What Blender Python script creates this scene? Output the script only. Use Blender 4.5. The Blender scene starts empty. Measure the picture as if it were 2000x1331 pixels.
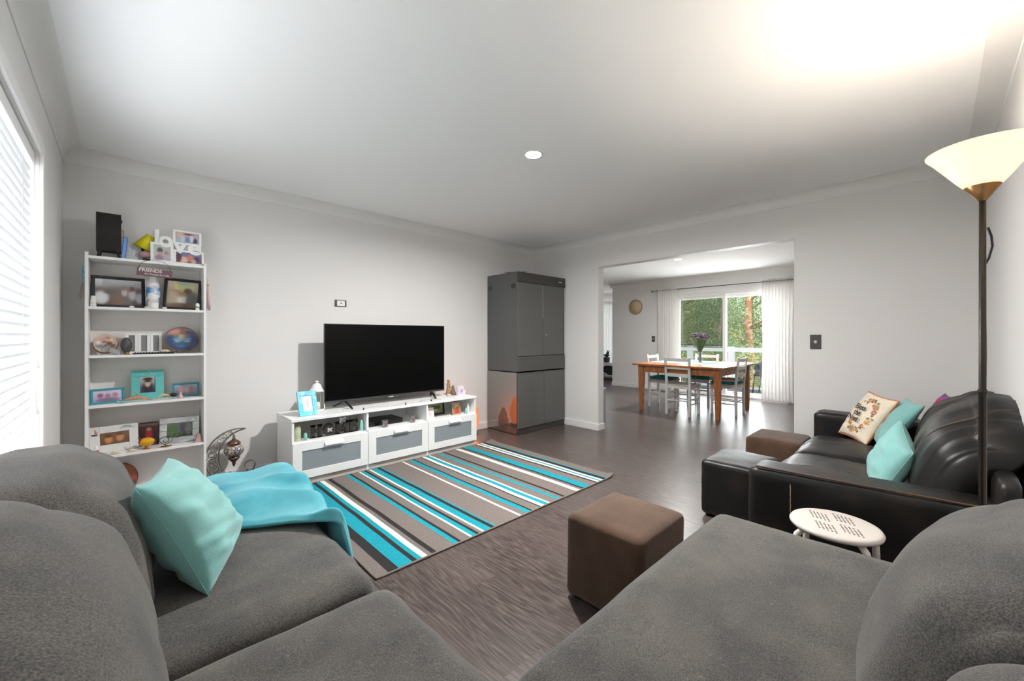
import bpy, bmesh, math, random
from mathutils import Vector, Matrix, noise
random.seed(7)
PI = math.pi
SC = bpy.context.scene
COL = SC.collection
V = Vector

# ---------------------------------------------------------------- camera
cam_d = bpy.data.cameras.new('camera'); cam = bpy.data.objects.new('camera', cam_d); COL.objects.link(cam)
YAW = math.atan(755/789.)
cam_d.sensor_width = 36.0
cam_d.lens = 36.0*789/2000
cam_d.shift_y = -(665.5-657)/2000
cam_d.clip_start = 0.02
cam.location = (0, 0, 1.168)
cam.rotation_euler = (PI/2, 0, -YAW)
SC.camera = cam

# ---------------------------------------------------------------- world, sun, daylight
SC.view_settings.view_transform = 'Standard'
SC.view_settings.look = 'None'
SC.view_settings.gamma = 1.0
SC.view_settings.exposure = 1.22
SC.cycles.use_denoising = True
SC.cycles.max_bounces = 10
SC.cycles.diffuse_bounces = 6
SC.cycles.glossy_bounces = 4
SC.cycles.transparent_max_bounces = 16
SC.cycles.sample_clamp_indirect = 6.0
SC.cycles.caustics_reflective = False
SC.cycles.caustics_refractive = False
w = bpy.data.worlds.new('World'); SC.world = w; w.use_nodes = True
wn = w.node_tree.nodes; wl = w.node_tree.links
bg = wn['Background']
sky = wn.new('ShaderNodeTexSky'); sky.sky_type = 'NISHITA'; sky.sun_disc = False
sky.sun_elevation = math.radians(48); sky.sun_rotation = math.radians(250); sky.air_density = 1.0; sky.dust_density = 2.0
wl.new(sky.outputs[0], bg.inputs[0]); bg.inputs[1].default_value = 0.35
def light(name, kind, loc, energy, color=(1,1,1), rot=(0,0,0), **k):
    d = bpy.data.lights.new(name, kind); d.energy = energy; d.color = color
    for a, b in k.items(): setattr(d, a, b)
    o = bpy.data.objects.new(name, d); o.location = loc; o.rotation_euler = rot; COL.objects.link(o); return o
light('sun', 'SUN', (6, 0, 9), 3.6, (1.0, .95, .86), (math.radians(38), math.radians(-22), 0), angle=.02)
# daylight falling through the blind of the left window, the sliding door and the far window
light('window_daylight', 'AREA', (-.62, 1.9, 1.36), 25, (.90, .94, 1.0), (0, -PI/2, 0), shape='RECTANGLE', size=1.5, size_y=2.0)
light('door_daylight', 'AREA', (8.62, 2.9, 1.15), 62, (.95, .98, 1.0), (0, PI/2, 0), shape='RECTANGLE', size=1.9, size_y=2.2)
light('far_window_daylight', 'AREA', (10.1, 6.7, 1.2), 30, (.97, .99, 1.0), (0, PI/2, 0), shape='RECTANGLE', size=1.6, size_y=2.4)

# ---------------------------------------------------------------- materials
def lin(c):
    c = c/255.0
    return c/12.92 if c <= .04045 else ((c+.055)/1.055)**2.4
def rgb(r, g, b): return (lin(r), lin(g), lin(b), 1)
MATS = {}
def mat(name, col, rough=.5, metal=0, bump=None, var=None, emit=None, trans=0, spec=.5, sheen=0, coat=0, alpha=1, stretch=None):
    """bump=(scale,strength) noise bump; var=(scale, colour2, low, high) second colour by noise"""
    if name in MATS: return MATS[name]
    m = bpy.data.materials.new(name); m.use_nodes = True; MATS[name] = m
    n = m.node_tree.nodes; l = m.node_tree.links; p = n['Principled BSDF']
    p.inputs['Base Color'].default_value = rgb(*col)
    p.inputs['Roughness'].default_value = rough; p.inputs['Metallic'].default_value = metal
    p.inputs['Specular IOR Level'].default_value = spec
    p.inputs['Sheen Weight'].default_value = sheen
    p.inputs['Coat Weight'].default_value = coat
    p.inputs['Transmission Weight'].default_value = trans
    p.inputs['Alpha'].default_value = alpha
    tc = n.new('ShaderNodeTexCoord'); src = tc.outputs['Object']
    if stretch:
        mp = n.new('ShaderNodeMapping'); mp.inputs['Scale'].default_value = stretch; l.new(src, mp.inputs[0]); src = mp.outputs[0]
    if var:
        t = n.new('ShaderNodeTexNoise'); t.inputs['Scale'].default_value = var[0]; t.inputs['Detail'].default_value = 5
        l.new(src, t.inputs['Vector'])
        mr = n.new('ShaderNodeMapRange'); mr.inputs[1].default_value = var[2]; mr.inputs[2].default_value = var[3]; l.new(t.outputs[0], mr.inputs[0])
        mx = n.new('ShaderNodeMix'); mx.data_type = 'RGBA'; mx.inputs[6].default_value = rgb(*col); mx.inputs[7].default_value = rgb(*var[1])
        l.new(mr.outputs[0], mx.inputs[0]); l.new(mx.outputs[2], p.inputs['Base Color'])
    if bump:
        t = n.new('ShaderNodeTexNoise'); t.inputs['Scale'].default_value = bump[0]; t.inputs['Detail'].default_value = 4
        l.new(src, t.inputs['Vector'])
        b = n.new('ShaderNodeBump'); b.inputs['Strength'].default_value = bump[1]; b.inputs['Distance'].default_value = .01
        l.new(t.outputs[0], b.inputs['Height']); l.new(b.outputs[0], p.inputs['Normal'])
    if emit:
        p.inputs['Emission Color'].default_value = rgb(*emit[0]); p.inputs['Emission Strength'].default_value = emit[1]
    return m
def translucent(name, col, fac, rough=.8, transp=0, emit=None):
    m = bpy.data.materials.new(name); m.use_nodes = True; MATS[name] = m
    n = m.node_tree.nodes; l = m.node_tree.links; out = n['Material Output']; n.remove(n['Principled BSDF'])
    d = n.new('ShaderNodeBsdfDiffuse'); t = n.new('ShaderNodeBsdfTranslucent'); mx = n.new('ShaderNodeMixShader')
    d.inputs[0].default_value = rgb(*col); t.inputs[0].default_value = rgb(*col); mx.inputs[0].default_value = fac
    l.new(d.outputs[0], mx.inputs[1]); l.new(t.outputs[0], mx.inputs[2]); last = mx
    if transp:
        tr = n.new('ShaderNodeBsdfTransparent'); m2 = n.new('ShaderNodeMixShader'); m2.inputs[0].default_value = transp
        l.new(last.outputs[0], m2.inputs[1]); l.new(tr.outputs[0], m2.inputs[2]); last = m2
    if emit:
        e = n.new('ShaderNodeEmission'); e.inputs[0].default_value = rgb(*emit[0]); e.inputs[1].default_value = emit[1]
        ad = n.new('ShaderNodeAddShader'); l.new(last.outputs[0], ad.inputs[0]); l.new(e.outputs[0], ad.inputs[1]); last = ad
    l.new(last.outputs[0], out.inputs[0]); return m
def pane_glass(name, tint=(255, 255, 255), gloss=.06):
    m = bpy.data.materials.new(name); m.use_nodes = True; MATS[name] = m
    n = m.node_tree.nodes; l = m.node_tree.links; out = n['Material Output']; n.remove(n['Principled BSDF'])
    t = n.new('ShaderNodeBsdfTransparent'); g = n.new('ShaderNodeBsdfGlossy'); mx = n.new('ShaderNodeMixShader')
    t.inputs[0].default_value = rgb(*tint); g.inputs[1].default_value = .02; mx.inputs[0].default_value = gloss
    l.new(t.outputs[0], mx.inputs[1]); l.new(g.outputs[0], mx.inputs[2]); l.new(mx.outputs[0], out.inputs[0]); return m

M_wall = mat('wall_paint', (229, 227, 225), .7, bump=(300, .03))
M_ceil = mat('ceiling_paint', (247, 247, 247), .8)
M_trim = mat('white_trim', (232, 231, 229), .45)
M_white = mat('white_laminate', (240, 240, 239), .4)
M_whitem = mat('white_metal', (235, 233, 230), .35)
M_black = mat('black_plastic', (22, 22, 23), .4)
M_blackm = mat('black_metal', (40, 38, 36), .45, .6)
M_screen = mat('tv_screen', (2, 2, 2), .35, spec=.15)
M_silver = mat('silver', (200, 200, 200), .3, 1)
M_brass = mat('brass', (150, 120, 70), .35, .9)
M_glass = pane_glass('window_glass')
M_tint = pane_glass('tinted_glass', (238, 240, 238), .04)
M_clear = pane_glass('clear_glass', (236, 236, 238), .22)
M_slat = translucent('blind_slat', (244, 245, 247), .035)
M_sheer = translucent('sheer_curtain', (236, 234, 231), .10, transp=.05)
M_shade = translucent('lamp_glass', (255, 244, 216), .07, emit=((255, 240, 204), .26))
M_teal = mat('teal_cotton', (134, 190, 186), .85, bump=(260, .12), sheen=.3, var=(6, (122, 180, 177), .4, .7))
M_throw = mat('aqua_fleece', (88, 170, 182), .95, bump=(700, .15), sheen=.3, var=(5, (30, 136, 156), .42, .68))  # darker second colour puts the shade of folds into the fleece, in noise patches
M_tealfab = mat('dark_teal_fabric', (14, 140, 140), .9, bump=(200, .2))
M_cream = mat('cream_cotton', (236, 222, 200), .85, bump=(240, .15))
M_pine = mat('varnished_pine', (186, 118, 66), .4, var=(9, (146, 84, 42), .4, .65), stretch=(1, 6, .8), bump=(60, .05))
M_photo = None
def m_photo():
    m = bpy.data.materials.new('photo_print'); m.use_nodes = True
    n = m.node_tree.nodes; a = n.new('ShaderNodeVertexColor'); a.layer_name = 'print'
    m.node_tree.links.new(a.outputs[0], n['Principled BSDF'].inputs['Base Color']); n['Principled BSDF'].inputs['Roughness'].default_value = .25
    return m
M_photo = m_photo()
def m_floor():
    m = bpy.data.materials.new('dark_oak_planks'); m.use_nodes = True
    n = m.node_tree.nodes; l = m.node_tree.links; p = n['Principled BSDF']
    tc = n.new('ShaderNodeTexCoord'); sp = n.new('ShaderNodeSeparateXYZ'); cb = n.new('ShaderNodeCombineXYZ')
    l.new(tc.outputs['Object'], sp.inputs[0]); l.new(sp.outputs['Y'], cb.inputs['X']); l.new(sp.outputs['X'], cb.inputs['Y'])
    br = n.new('ShaderNodeTexBrick'); br.inputs['Scale'].default_value = 1; br.inputs['Brick Width'].default_value = 1.25
    br.inputs['Row Height'].default_value = .19; br.inputs['Mortar Size'].default_value = .0012; br.inputs['Bias'].default_value = 0
    br.offset = .37; br.inputs['Color1'].default_value = rgb(76, 65, 62); br.inputs['Color2'].default_value = rgb(62, 53, 50); br.inputs['Mortar'].default_value = rgb(45, 38, 36)
    l.new(cb.outputs[0], br.inputs['Vector'])
    # per plank offset so that the figure changes from board to board
    mpo = n.new('ShaderNodeVectorMath'); mpo.operation = 'MULTIPLY_ADD'; mpo.inputs[1].default_value = (40, 40, 40)
    l.new(br.outputs['Color'], mpo.inputs[0]); l.new(tc.outputs['Object'], mpo.inputs[2])
    mp = n.new('ShaderNodeMapping'); mp.inputs['Scale'].default_value = (9, .8, 1); l.new(mpo.outputs[0], mp.inputs[0])
    wv = n.new('ShaderNodeTexNoise'); wv.inputs['Scale'].default_value = 1.6; wv.inputs['Detail'].default_value = 2; l.new(mp.outputs[0], wv.inputs['Vector'])
    ml = n.new('ShaderNodeMath'); ml.operation = 'MULTIPLY'; ml.inputs[1].default_value = 14; l.new(wv.outputs[0], ml.inputs[0])
    fr = n.new('ShaderNodeMath'); fr.operation = 'PINGPONG'; fr.inputs[1].default_value = .5; l.new(ml.outputs[0], fr.inputs[0])
    mp2 = n.new('ShaderNodeMapping'); mp2.inputs['Scale'].default_value = (260, 9, 1); l.new(mpo.outputs[0], mp2.inputs[0])
    fn = n.new('ShaderNodeTexNoise'); fn.inputs['Scale'].default_value = 1; fn.inputs['Detail'].default_value = 3; l.new(mp2.outputs[0], fn.inputs['Vector'])
    m1 = n.new('ShaderNodeMath'); m1.operation = 'MULTIPLY_ADD'; m1.inputs[1].default_value = .55; l.new(fr.outputs[0], m1.inputs[0]); l.new(fn.outputs[0], m1.inputs[2])
    mr = n.new('ShaderNodeMapRange'); mr.inputs[1].default_value = .52; mr.inputs[2].default_value = .92; mr.inputs[3].default_value = .0; mr.inputs[4].default_value = .65; l.new(m1.outputs[0], mr.inputs[0])
    mx = n.new('ShaderNodeMix'); mx.data_type = 'RGBA'; mx.inputs[7].default_value = rgb(124, 111, 106)
    l.new(mr.outputs[0], mx.inputs[0]); l.new(br.outputs['Color'], mx.inputs[6]); l.new(mx.outputs[2], p.inputs['Base Color'])
    p.inputs['Roughness'].default_value = .3
    b = n.new('ShaderNodeBump'); b.inputs['Strength'].default_value = .12; b.inputs['Distance'].default_value = .002
    l.new(mr.outputs[0], b.inputs['Height']); l.new(b.outputs[0], p.inputs['Normal'])
    return m
M_floor = m_floor()
def m_fabric(name, c1, c2, lint, scale=1.0, fac=.3):
    """woven upholstery: fine cross weave, mottling and pale lint hairs"""
    m = bpy.data.materials.new(name); m.use_nodes = True; MATS[name] = m
    n = m.node_tree.nodes; l = m.node_tree.links; p = n['Principled BSDF']; p.inputs['Roughness'].default_value = .95
    p.inputs['Sheen Weight'].default_value = .25; p.inputs['Specular IOR Level'].default_value = .2
    tc = n.new('ShaderNodeTexCoord'); o = tc.outputs['Object']
    a = n.new('ShaderNodeTexNoise'); a.inputs['Scale'].default_value = 330*scale; a.inputs['Detail'].default_value = 2; l.new(o, a.inputs['Vector'])
    b = n.new('ShaderNodeTexNoise'); b.inputs['Scale'].default_value = 7*scale; b.inputs['Detail'].default_value = 4; l.new(o, b.inputs['Vector'])
    s = n.new('ShaderNodeMath'); s.operation = 'MULTIPLY_ADD'; s.inputs[1].default_value = 1.8; l.new(a.outputs[0], s.inputs[0]); l.new(b.outputs[0], s.inputs[2])
    r = n.new('ShaderNodeMapRange'); r.inputs[1].default_value = 1.05; r.inputs[2].default_value = 1.75; l.new(s.outputs[0], r.inputs[0])
    mx = n.new('ShaderNodeMix'); mx.data_type = 'RGBA'; mx.inputs[6].default_value = rgb(*c1); mx.inputs[7].default_value = rgb(*c2); l.new(r.outputs[0], mx.inputs[0])
    last = mx.outputs[2]
    for rot, st in (((.3, .5, .9), (130, 110, 1500)), ((1.2, .2, 2.1), (1500, 110, 130))):
        mp = n.new('ShaderNodeMapping'); mp.inputs['Rotation'].default_value = rot; mp.inputs['Scale'].default_value = st; l.new(o, mp.inputs[0])
        h = n.new('ShaderNodeTexNoise'); h.inputs['Scale'].default_value = 1; h.inputs['Detail'].default_value = 0; l.new(mp.outputs[0], h.inputs['Vector'])
        hr = n.new('ShaderNodeMapRange'); hr.inputs[1].default_value = .72; hr.inputs[2].default_value = .84; hr.inputs[4].default_value = fac; l.new(h.outputs[0], hr.inputs[0])
        m2 = n.new('ShaderNodeMix'); m2.data_type = 'RGBA'; m2.inputs[7].default_value = rgb(*lint); l.new(hr.outputs[0], m2.inputs[0]); l.new(last, m2.inputs[6]); last = m2.outputs[2]
    l.new(last, p.inputs['Base Color'])
    bp = n.new('ShaderNodeBump'); bp.inputs['Strength'].default_value = .3; bp.inputs['Distance'].default_value = .002
    l.new(a.outputs[0], bp.inputs['Height']); l.new(bp.outputs[0], p.inputs['Normal'])
    return m
M_grey = m_fabric('charcoal_upholstery', (60, 61, 62), (107, 102, 96), (170, 166, 160), fac=.15)
M_brown = m_fabric('brown_upholstery', (70, 53, 42), (100, 75, 58), (70, 55, 45), fac=.2)
def m_leather():
    m = bpy.data.materials.new('black_leather'); m.use_nodes = True
    n = m.node_tree.nodes; l = m.node_tree.links; p = n['Principled BSDF']; p.inputs['Roughness'].default_value = .40; p.inputs['Specular IOR Level'].default_value = .35
    tc = n.new('ShaderNodeTexCoord'); o = tc.outputs['Object']
    a = n.new('ShaderNodeTexNoise'); a.inputs['Scale'].default_value = 5; a.inputs['Detail'].default_value = 6; l.new(o, a.inputs['Vector'])
    r = n.new('ShaderNodeMapRange'); r.inputs[1].default_value = .5; r.inputs[2].default_value = .75; l.new(a.outputs[0], r.inputs[0])
    mx = n.new('ShaderNodeMix'); mx.data_type = 'RGBA'; mx.inputs[6].default_value = rgb(24, 23, 23); mx.inputs[7].default_value = rgb(48, 39, 34); l.new(r.outputs[0], mx.inputs[0])
    l.new(mx.outputs[2], p.inputs['Base Color'])
    g = n.new('ShaderNodeTexVoronoi'); g.inputs['Scale'].default_value = 350; l.new(o, g.inputs['Vector'])
    b = n.new('ShaderNodeBump'); b.inputs['Strength'].default_value = .1; b.inputs['Distance'].default_value = .002; l.new(g.outputs[0], b.inputs['Height']); l.new(b.outputs[0], p.inputs['Normal'])
    return m
M_leather = m_leather()

# ---------------------------------------------------------------- object helpers
def wmat(o):
    m = Matrix.Identity(4)
    while o: m = o.matrix_basis @ m; o = o.parent
    return m
def tag(o, label=None, cat=None, group=None, kind=None):
    if label: o['label'] = label
    if cat: o['category'] = cat
    if group: o['group'] = group
    if kind: o['kind'] = kind
    return o
def thing(name, label, cat, loc=(0, 0, 0), rz=0, group=None, rot=None):
    o = bpy.data.objects.new(name, None); COL.objects.link(o); o.empty_display_size = .05
    o.location = loc; o.rotation_euler = rot or (0, 0, rz)
    return tag(o, label, cat, group)
def rb_point(uc, c, h, r, bulge, ns, nf, seed, fn, lift=0):
    # concentrate vertices near edges, round the box, bulge it, wrinkle it
    u = V([math.copysign(abs(a)**.8, a) for a in uc]); p = V((u.x*h.x, u.y*h.y, u.z*h.z))
    q = V([max(-(h[i]-r), min(h[i]-r, p[i])) for i in range(3)]); d = p-q
    nrm = d.normalized() if d.length > 1e-9 else V((0, 0, 0))
    p2 = q+nrm*(r+lift) if d.length > 1e-9 else p
    for i in range(3):
        o1, o2 = u[(i+1) % 3], u[(i+2) % 3]
        if bulge[i]: p2[i] += u[i]*bulge[i]*(1-o1*o1)*(1-o2*o2)
    if ns: p2 += nrm*ns*noise.noise((p2+seed)*nf)+nrm*ns*.5*noise.noise((p2+seed)*nf*2.7)
    if fn: p2 = fn(p2, u, nrm)
    return p2+c
def rb_line(uvs, x0, x1, y0, y1, z0, z1, r, bulge=(0, 0, 0), ns=0, nf=6, fn=None, lift=0):
    """points on the surface of the same cushion block, for its seams"""
    c = V(((x0+x1)/2, (y0+y1)/2, (z0+z1)/2)); h = V(((x1-x0)/2, (y1-y0)/2, (z1-z0)/2)); r = min(r, min(h)*.999); seed = V((x0*7.1, y0*5.3, z0*3.7))
    return [rb_point(V(u), c, h, r, bulge, ns, nf, seed, fn, lift) for u in uvs]
class MB:
    def __init__(s): s.bm = bmesh.new(); s.mi = 0
    def _add(s, verts, faces, smooth=True):
        vs = [s.bm.verts.new(v) for v in verts]
        for f in faces:
            try: q = s.bm.faces.new([vs[i] for i in f]); q.material_index = s.mi; q.smooth = smooth
            except ValueError: pass
        return vs
    def box(s, x0, x1, y0, y1, z0, z1, bev=0, M=None):
        vs = s._add([(x, y, z) for x in (x0, x1) for y in (y0, y1) for z in (z0, z1)],
               [(0, 1, 3, 2), (4, 6, 7, 5), (0, 4, 5, 1), (2, 3, 7, 6), (0, 2, 6, 4), (1, 5, 7, 3)], False)
        if M: bmesh.ops.transform(s.bm, matrix=M, verts=vs)
        if bev:
            es = list({e for v in vs for e in v.link_edges})
            r = bmesh.ops.bevel(s.bm, geom=es, offset=bev, segments=2, profile=.5, affect='EDGES')
            for f in r['faces']: f.material_index = s.mi
        return s
    def beam(s, a, b, wx, wy, bev=0, up=(0, 0, 1)):
        a = V(a); b = V(b); d = (b-a); L = d.length; d.normalize(); u = V(up)
        if abs(d.dot(u)) > .99: u = V((0, 1, 0))
        x = d.cross(u).normalized(); y = x.cross(d).normalized()
        M = Matrix((x, y, d)).transposed().to_4x4(); M.translation = a
        return s.box(-wx/2, wx/2, -wy/2, wy/2, 0, L, bev, M)
    def tube(s, pts, r, n=8, closed=False):
        pts = [V(p) for p in pts]; k = len(pts); rs = r if isinstance(r, (list, tuple)) else [r]*k
        rings = []; prev = None
        for i, p in enumerate(pts):
            a = pts[(i-1) % k] if (closed or i > 0) else p; b = pts[(i+1) % k] if (closed or i < k-1) else p
            t = (b-a).normalized()
            if prev is None:
                u = t.orthogonal().normalized()
            else:
                u = prev - t*prev.dot(t)
                u = u.normalized() if u.length > 1e-6 else t.orthogonal().normalized()
            prev = u; w_ = t.cross(u)
            rings.append([p + (u*math.cos(2*PI*j/n)+w_*math.sin(2*PI*j/n))*rs[i] for j in range(n)])
        verts = [q for rg in rings for q in rg]; faces = []
        for i in range(k if closed else k-1):
            i2 = (i+1) % k
            for j in range(n): faces.append((i*n+j, i*n+(j+1) % n, i2*n+(j+1) % n, i2*n+j))
        if not closed: faces += [tuple(range(n))[::-1], tuple((k-1)*n+j for j in range(n))]
        s._add(verts, faces); return s
    def lathe(s, prof, c=(0, 0, 0), n=24, sx=1, sy=1, M=None):
        verts = []; k = len(prof)
        for (r, z) in prof:
            for j in range(n):
                a = 2*PI*j/n; verts.append(V((c[0]+r*sx*math.cos(a), c[1]+r*sy*math.sin(a), c[2]+z)))
        faces = []
        for i in range(k-1):
            for j in range(n): faces.append((i*n+j, i*n+(j+1) % n, (i+1)*n+(j+1) % n, (i+1)*n+j))
        if prof[0][0] > 1e-5: faces.append(tuple(range(n))[::-1])
        if prof[-1][0] > 1e-5: faces.append(tuple((k-1)*n+j for j in range(n)))
        if M: verts = [M @ v for v in verts]
        s._add(verts, faces); return s
    def prism(s, poly, d0, d1, axis='y', bev=0):
        """poly of 2D points extruded along an axis"""
        f = {'y': lambda a, b, d: (a, d, b), 'x': lambda a, b, d: (d, a, b), 'z': lambda a, b, d: (a, b, d)}[axis]
        k = len(poly); vs = s._add([f(a, b, d) for d in (d0, d1) for a, b in poly],
            [tuple(range(k)), tuple(range(2*k-1, k-1, -1))]+[(i, k+i, k+(i+1) % k, (i+1) % k) for i in range(k)], False)
        return s
    def ball(s, c, rx, ry=None, rz=None, n=14, M=None):
        ry = ry or rx; rz = rz or rx
        prof = [(max(1e-6, math.sin(PI*i/n)), -math.cos(PI*i/n)) for i in range(n+1)]
        verts = []; m = n*2
        for (r, z) in prof:
            for j in range(m):
                a = 2*PI*j/m; verts.append(V((r*rx*math.cos(a), r*ry*math.sin(a), z*rz)))
        faces = [(i*m+j, i*m+(j+1) % m, (i+1)*m+(j+1) % m, (i+1)*m+j) for i in range(n) for j in range(m)]
        T = Matrix.Translation(V(c)) @ (M or Matrix.Identity(4))
        s._add([T @ v for v in verts], faces); return s
    def rbox(s, x0, x1, y0, y1, z0, z1, r=.05, cuts=14, bulge=(0, 0, 0), ns=0, nf=6, top_taper=0, M=None, fn=None):
        """rounded, optionally bulging and wrinkled cushion block"""
        t = bmesh.new(); bmesh.ops.create_cube(t, size=2); bmesh.ops.subdivide_edges(t, edges=t.edges[:], cuts=cuts, use_grid_fill=True)
        c = V(((x0+x1)/2, (y0+y1)/2, (z0+z1)/2)); h = V(((x1-x0)/2, (y1-y0)/2, (z1-z0)/2)); r = min(r, min(h)*.999)
        idx = {}
        seed = V((x0*7.1, y0*5.3, z0*3.7))
        for v in t.verts:
            v.co = rb_point(v.co, c, h, r, bulge, ns, nf, seed, fn)
        if M: bmesh.ops.transform(t, matrix=M, verts=t.verts)
        t.verts.index_update()
        s._add([v.co.copy() for v in t.verts], [tuple(v.index for v in f.verts) for f in t.faces]); t.free(); return s
    def xf(s, M): bmesh.ops.transform(s.bm, matrix=M, verts=s.bm.verts); return s
    def build(s, name, m, parent=None, local=False, kind=None, label=None, sub=0):
        """vertices are world coordinates unless local=True (then in the parent's frame)"""
        bm = s.bm
        bmesh.ops.remove_doubles(bm, verts=bm.verts, dist=1e-6)
        bmesh.ops.recalc_face_normals(bm, faces=bm.faces)
        loc = V((0, 0, 0))
        if parent is not None:
            if not local: bmesh.ops.transform(bm, matrix=wmat(parent).inverted(), verts=bm.verts)
        else:
            lo = V([min(v.co[i] for v in bm.verts) for i in range(3)]); hi = V([max(v.co[i] for v in bm.verts) for i in range(3)])
            loc = V(((lo.x+hi.x)/2, (lo.y+hi.y)/2, lo.z))
            bmesh.ops.translate(bm, vec=-loc, verts=bm.verts)
        me = bpy.data.meshes.new(name); bm.to_mesh(me); bm.free()
        for q in (m if isinstance(m, (list, tuple)) else [m]): me.materials.append(q)
        o = bpy.data.objects.new(name, me); COL.objects.link(o); o.location = loc
        if parent is not None: o.parent = parent
        if sub:
            mod = o.modifiers.new('s', 'SUBSURF'); mod.levels = sub; mod.render_levels = sub
        return tag(o, label, None, None, kind)
def R(ax, d): return Matrix.Rotation(math.radians(d), 4, ax)
def T(*a): return Matrix.Translation(V(a))
def copy_tree(o, parent=None):
    c = o.copy(); COL.objects.link(c)
    if parent is not None: c.parent = parent
    for ch in list(o.children): copy_tree(ch, c)
    return c
def lettering(name, s, size, m, parent, M, ext=.001, bold=0, space=1.0):
    """words as a mesh in the parent's frame, placed by M (text lies in local XY)"""
    cu = bpy.data.curves.new(name, 'FONT'); cu.body = s; cu.size = size; cu.extrude = ext; cu.offset = bold; cu.align_x = 'CENTER'; cu.align_y = 'CENTER'; cu.space_character = space
    cu.resolution_u = 3
    tmp = bpy.data.objects.new(name, cu); COL.objects.link(tmp)
    dg = bpy.context.evaluated_depsgraph_get(); me = bpy.data.meshes.new_from_object(tmp.evaluated_get(dg))
    bpy.data.objects.remove(tmp); me.transform(M); me.materials.clear(); me.materials.append(m)
    o = bpy.data.objects.new(name, me); COL.objects.link(o); o.parent = parent; return o
def photo(name, parent, w_, h_, M, base, blobs, n=26):
    """a flat print: soft-focus colours, x right, z up, facing -y, centred, placed by M in the parent's frame"""
    me = bpy.data.meshes.new(name); k = n+1; vs = []; cs = []
    (c0, c1) = base
    for j in range(k):
        for i in range(k):
            u, v = i/n, j/n; vs.append(M @ V(((u-.5)*w_, 0, (v-.5)*h_)))
            c = [c0[q]*(1-v)+c1[q]*v for q in range(3)]
            for (bu, bv, ru, rv, bc) in blobs:
                d = ((u-bu)/ru)**2+((v-bv)/rv)**2; a = 1/(1+math.exp(min(50, (d-1)*4.5)))
                c = [c[q]*(1-a)+bc[q]*a for q in range(3)]
            cs.append(c)
    me.from_pydata([tuple(v) for v in vs], [], [(j*k+i, j*k+i+1, (j+1)*k+i+1, (j+1)*k+i) for j in range(n) for i in range(n)])
    at = me.color_attributes.new('print', 'FLOAT_COLOR', 'POINT')
    for i, c in enumerate(cs): at.data[i].color = (lin(c[0]), lin(c[1]), lin(c[2]), 1)
    me.materials.append(M_photo); o = bpy.data.objects.new(name, me); COL.objects.link(o); o.parent = parent; return o
def frame_bars(b, w_, h_, bw, d=.014, bev=.002, z0=0):
    b.box(-w_/2, w_/2, -d/2, d/2, z0, z0+bw, bev); b.box(-w_/2, w_/2, -d/2, d/2, z0+h_-bw, z0+h_, bev)
    b.box(-w_/2, -w_/2+bw, -d/2, d/2, z0+bw, z0+h_-bw, bev); b.box(w_/2-bw, w_/2, -d/2, d/2, z0+bw, z0+h_-bw, bev)
def picture(name, label, cat, loc, rz, w_, h_, bw, m, base, blobs, tilt=8, group=None, mount=None, d=.014, backm=None, roll=0):
    """photo frame standing on an easel back: frame, backing with easel, print"""
    t = thing(name, label, cat, loc, math.radians(rz), group)
    L = R('Y', roll) @ R('X', -tilt)
    b = MB(); frame_bars(b, w_, h_, bw, d); b.xf(L); b.build('frame', m, t, local=True)
    b = MB(); b.box(-w_/2+bw*.4, w_/2-bw*.4, d*.1, d*.45, bw*.4, h_-bw*.4); b.xf(L)
    hh = h_*.62; top = L @ V((0, d*.45, hh)); bk = math.tan(math.radians(14))*hh
    b.beam((0, top.y+bk+.005, .001), (0, top.y+.001, top.z), w_*.22, .003)
    b.build('easel_back', backm or M_black, t, local=True)
    if mount:
        b = MB(); b.box(-w_/2+bw*.9, w_/2-bw*.9, 0, d*.12, bw*.9, h_-bw*.9); b.xf(L); b.build('mount', mount[1], t, local=True); q = mount[0]
        photo('print', t, w_-2*bw-2*q, h_-2*bw-2*q, L @ T(0, -d*.06, h_/2), base, blobs)
    else: photo('print', t, w_-2*bw*.95, h_-2*bw*.95, L @ T(0, 0, h_/2), base, blobs)
    return t
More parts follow.
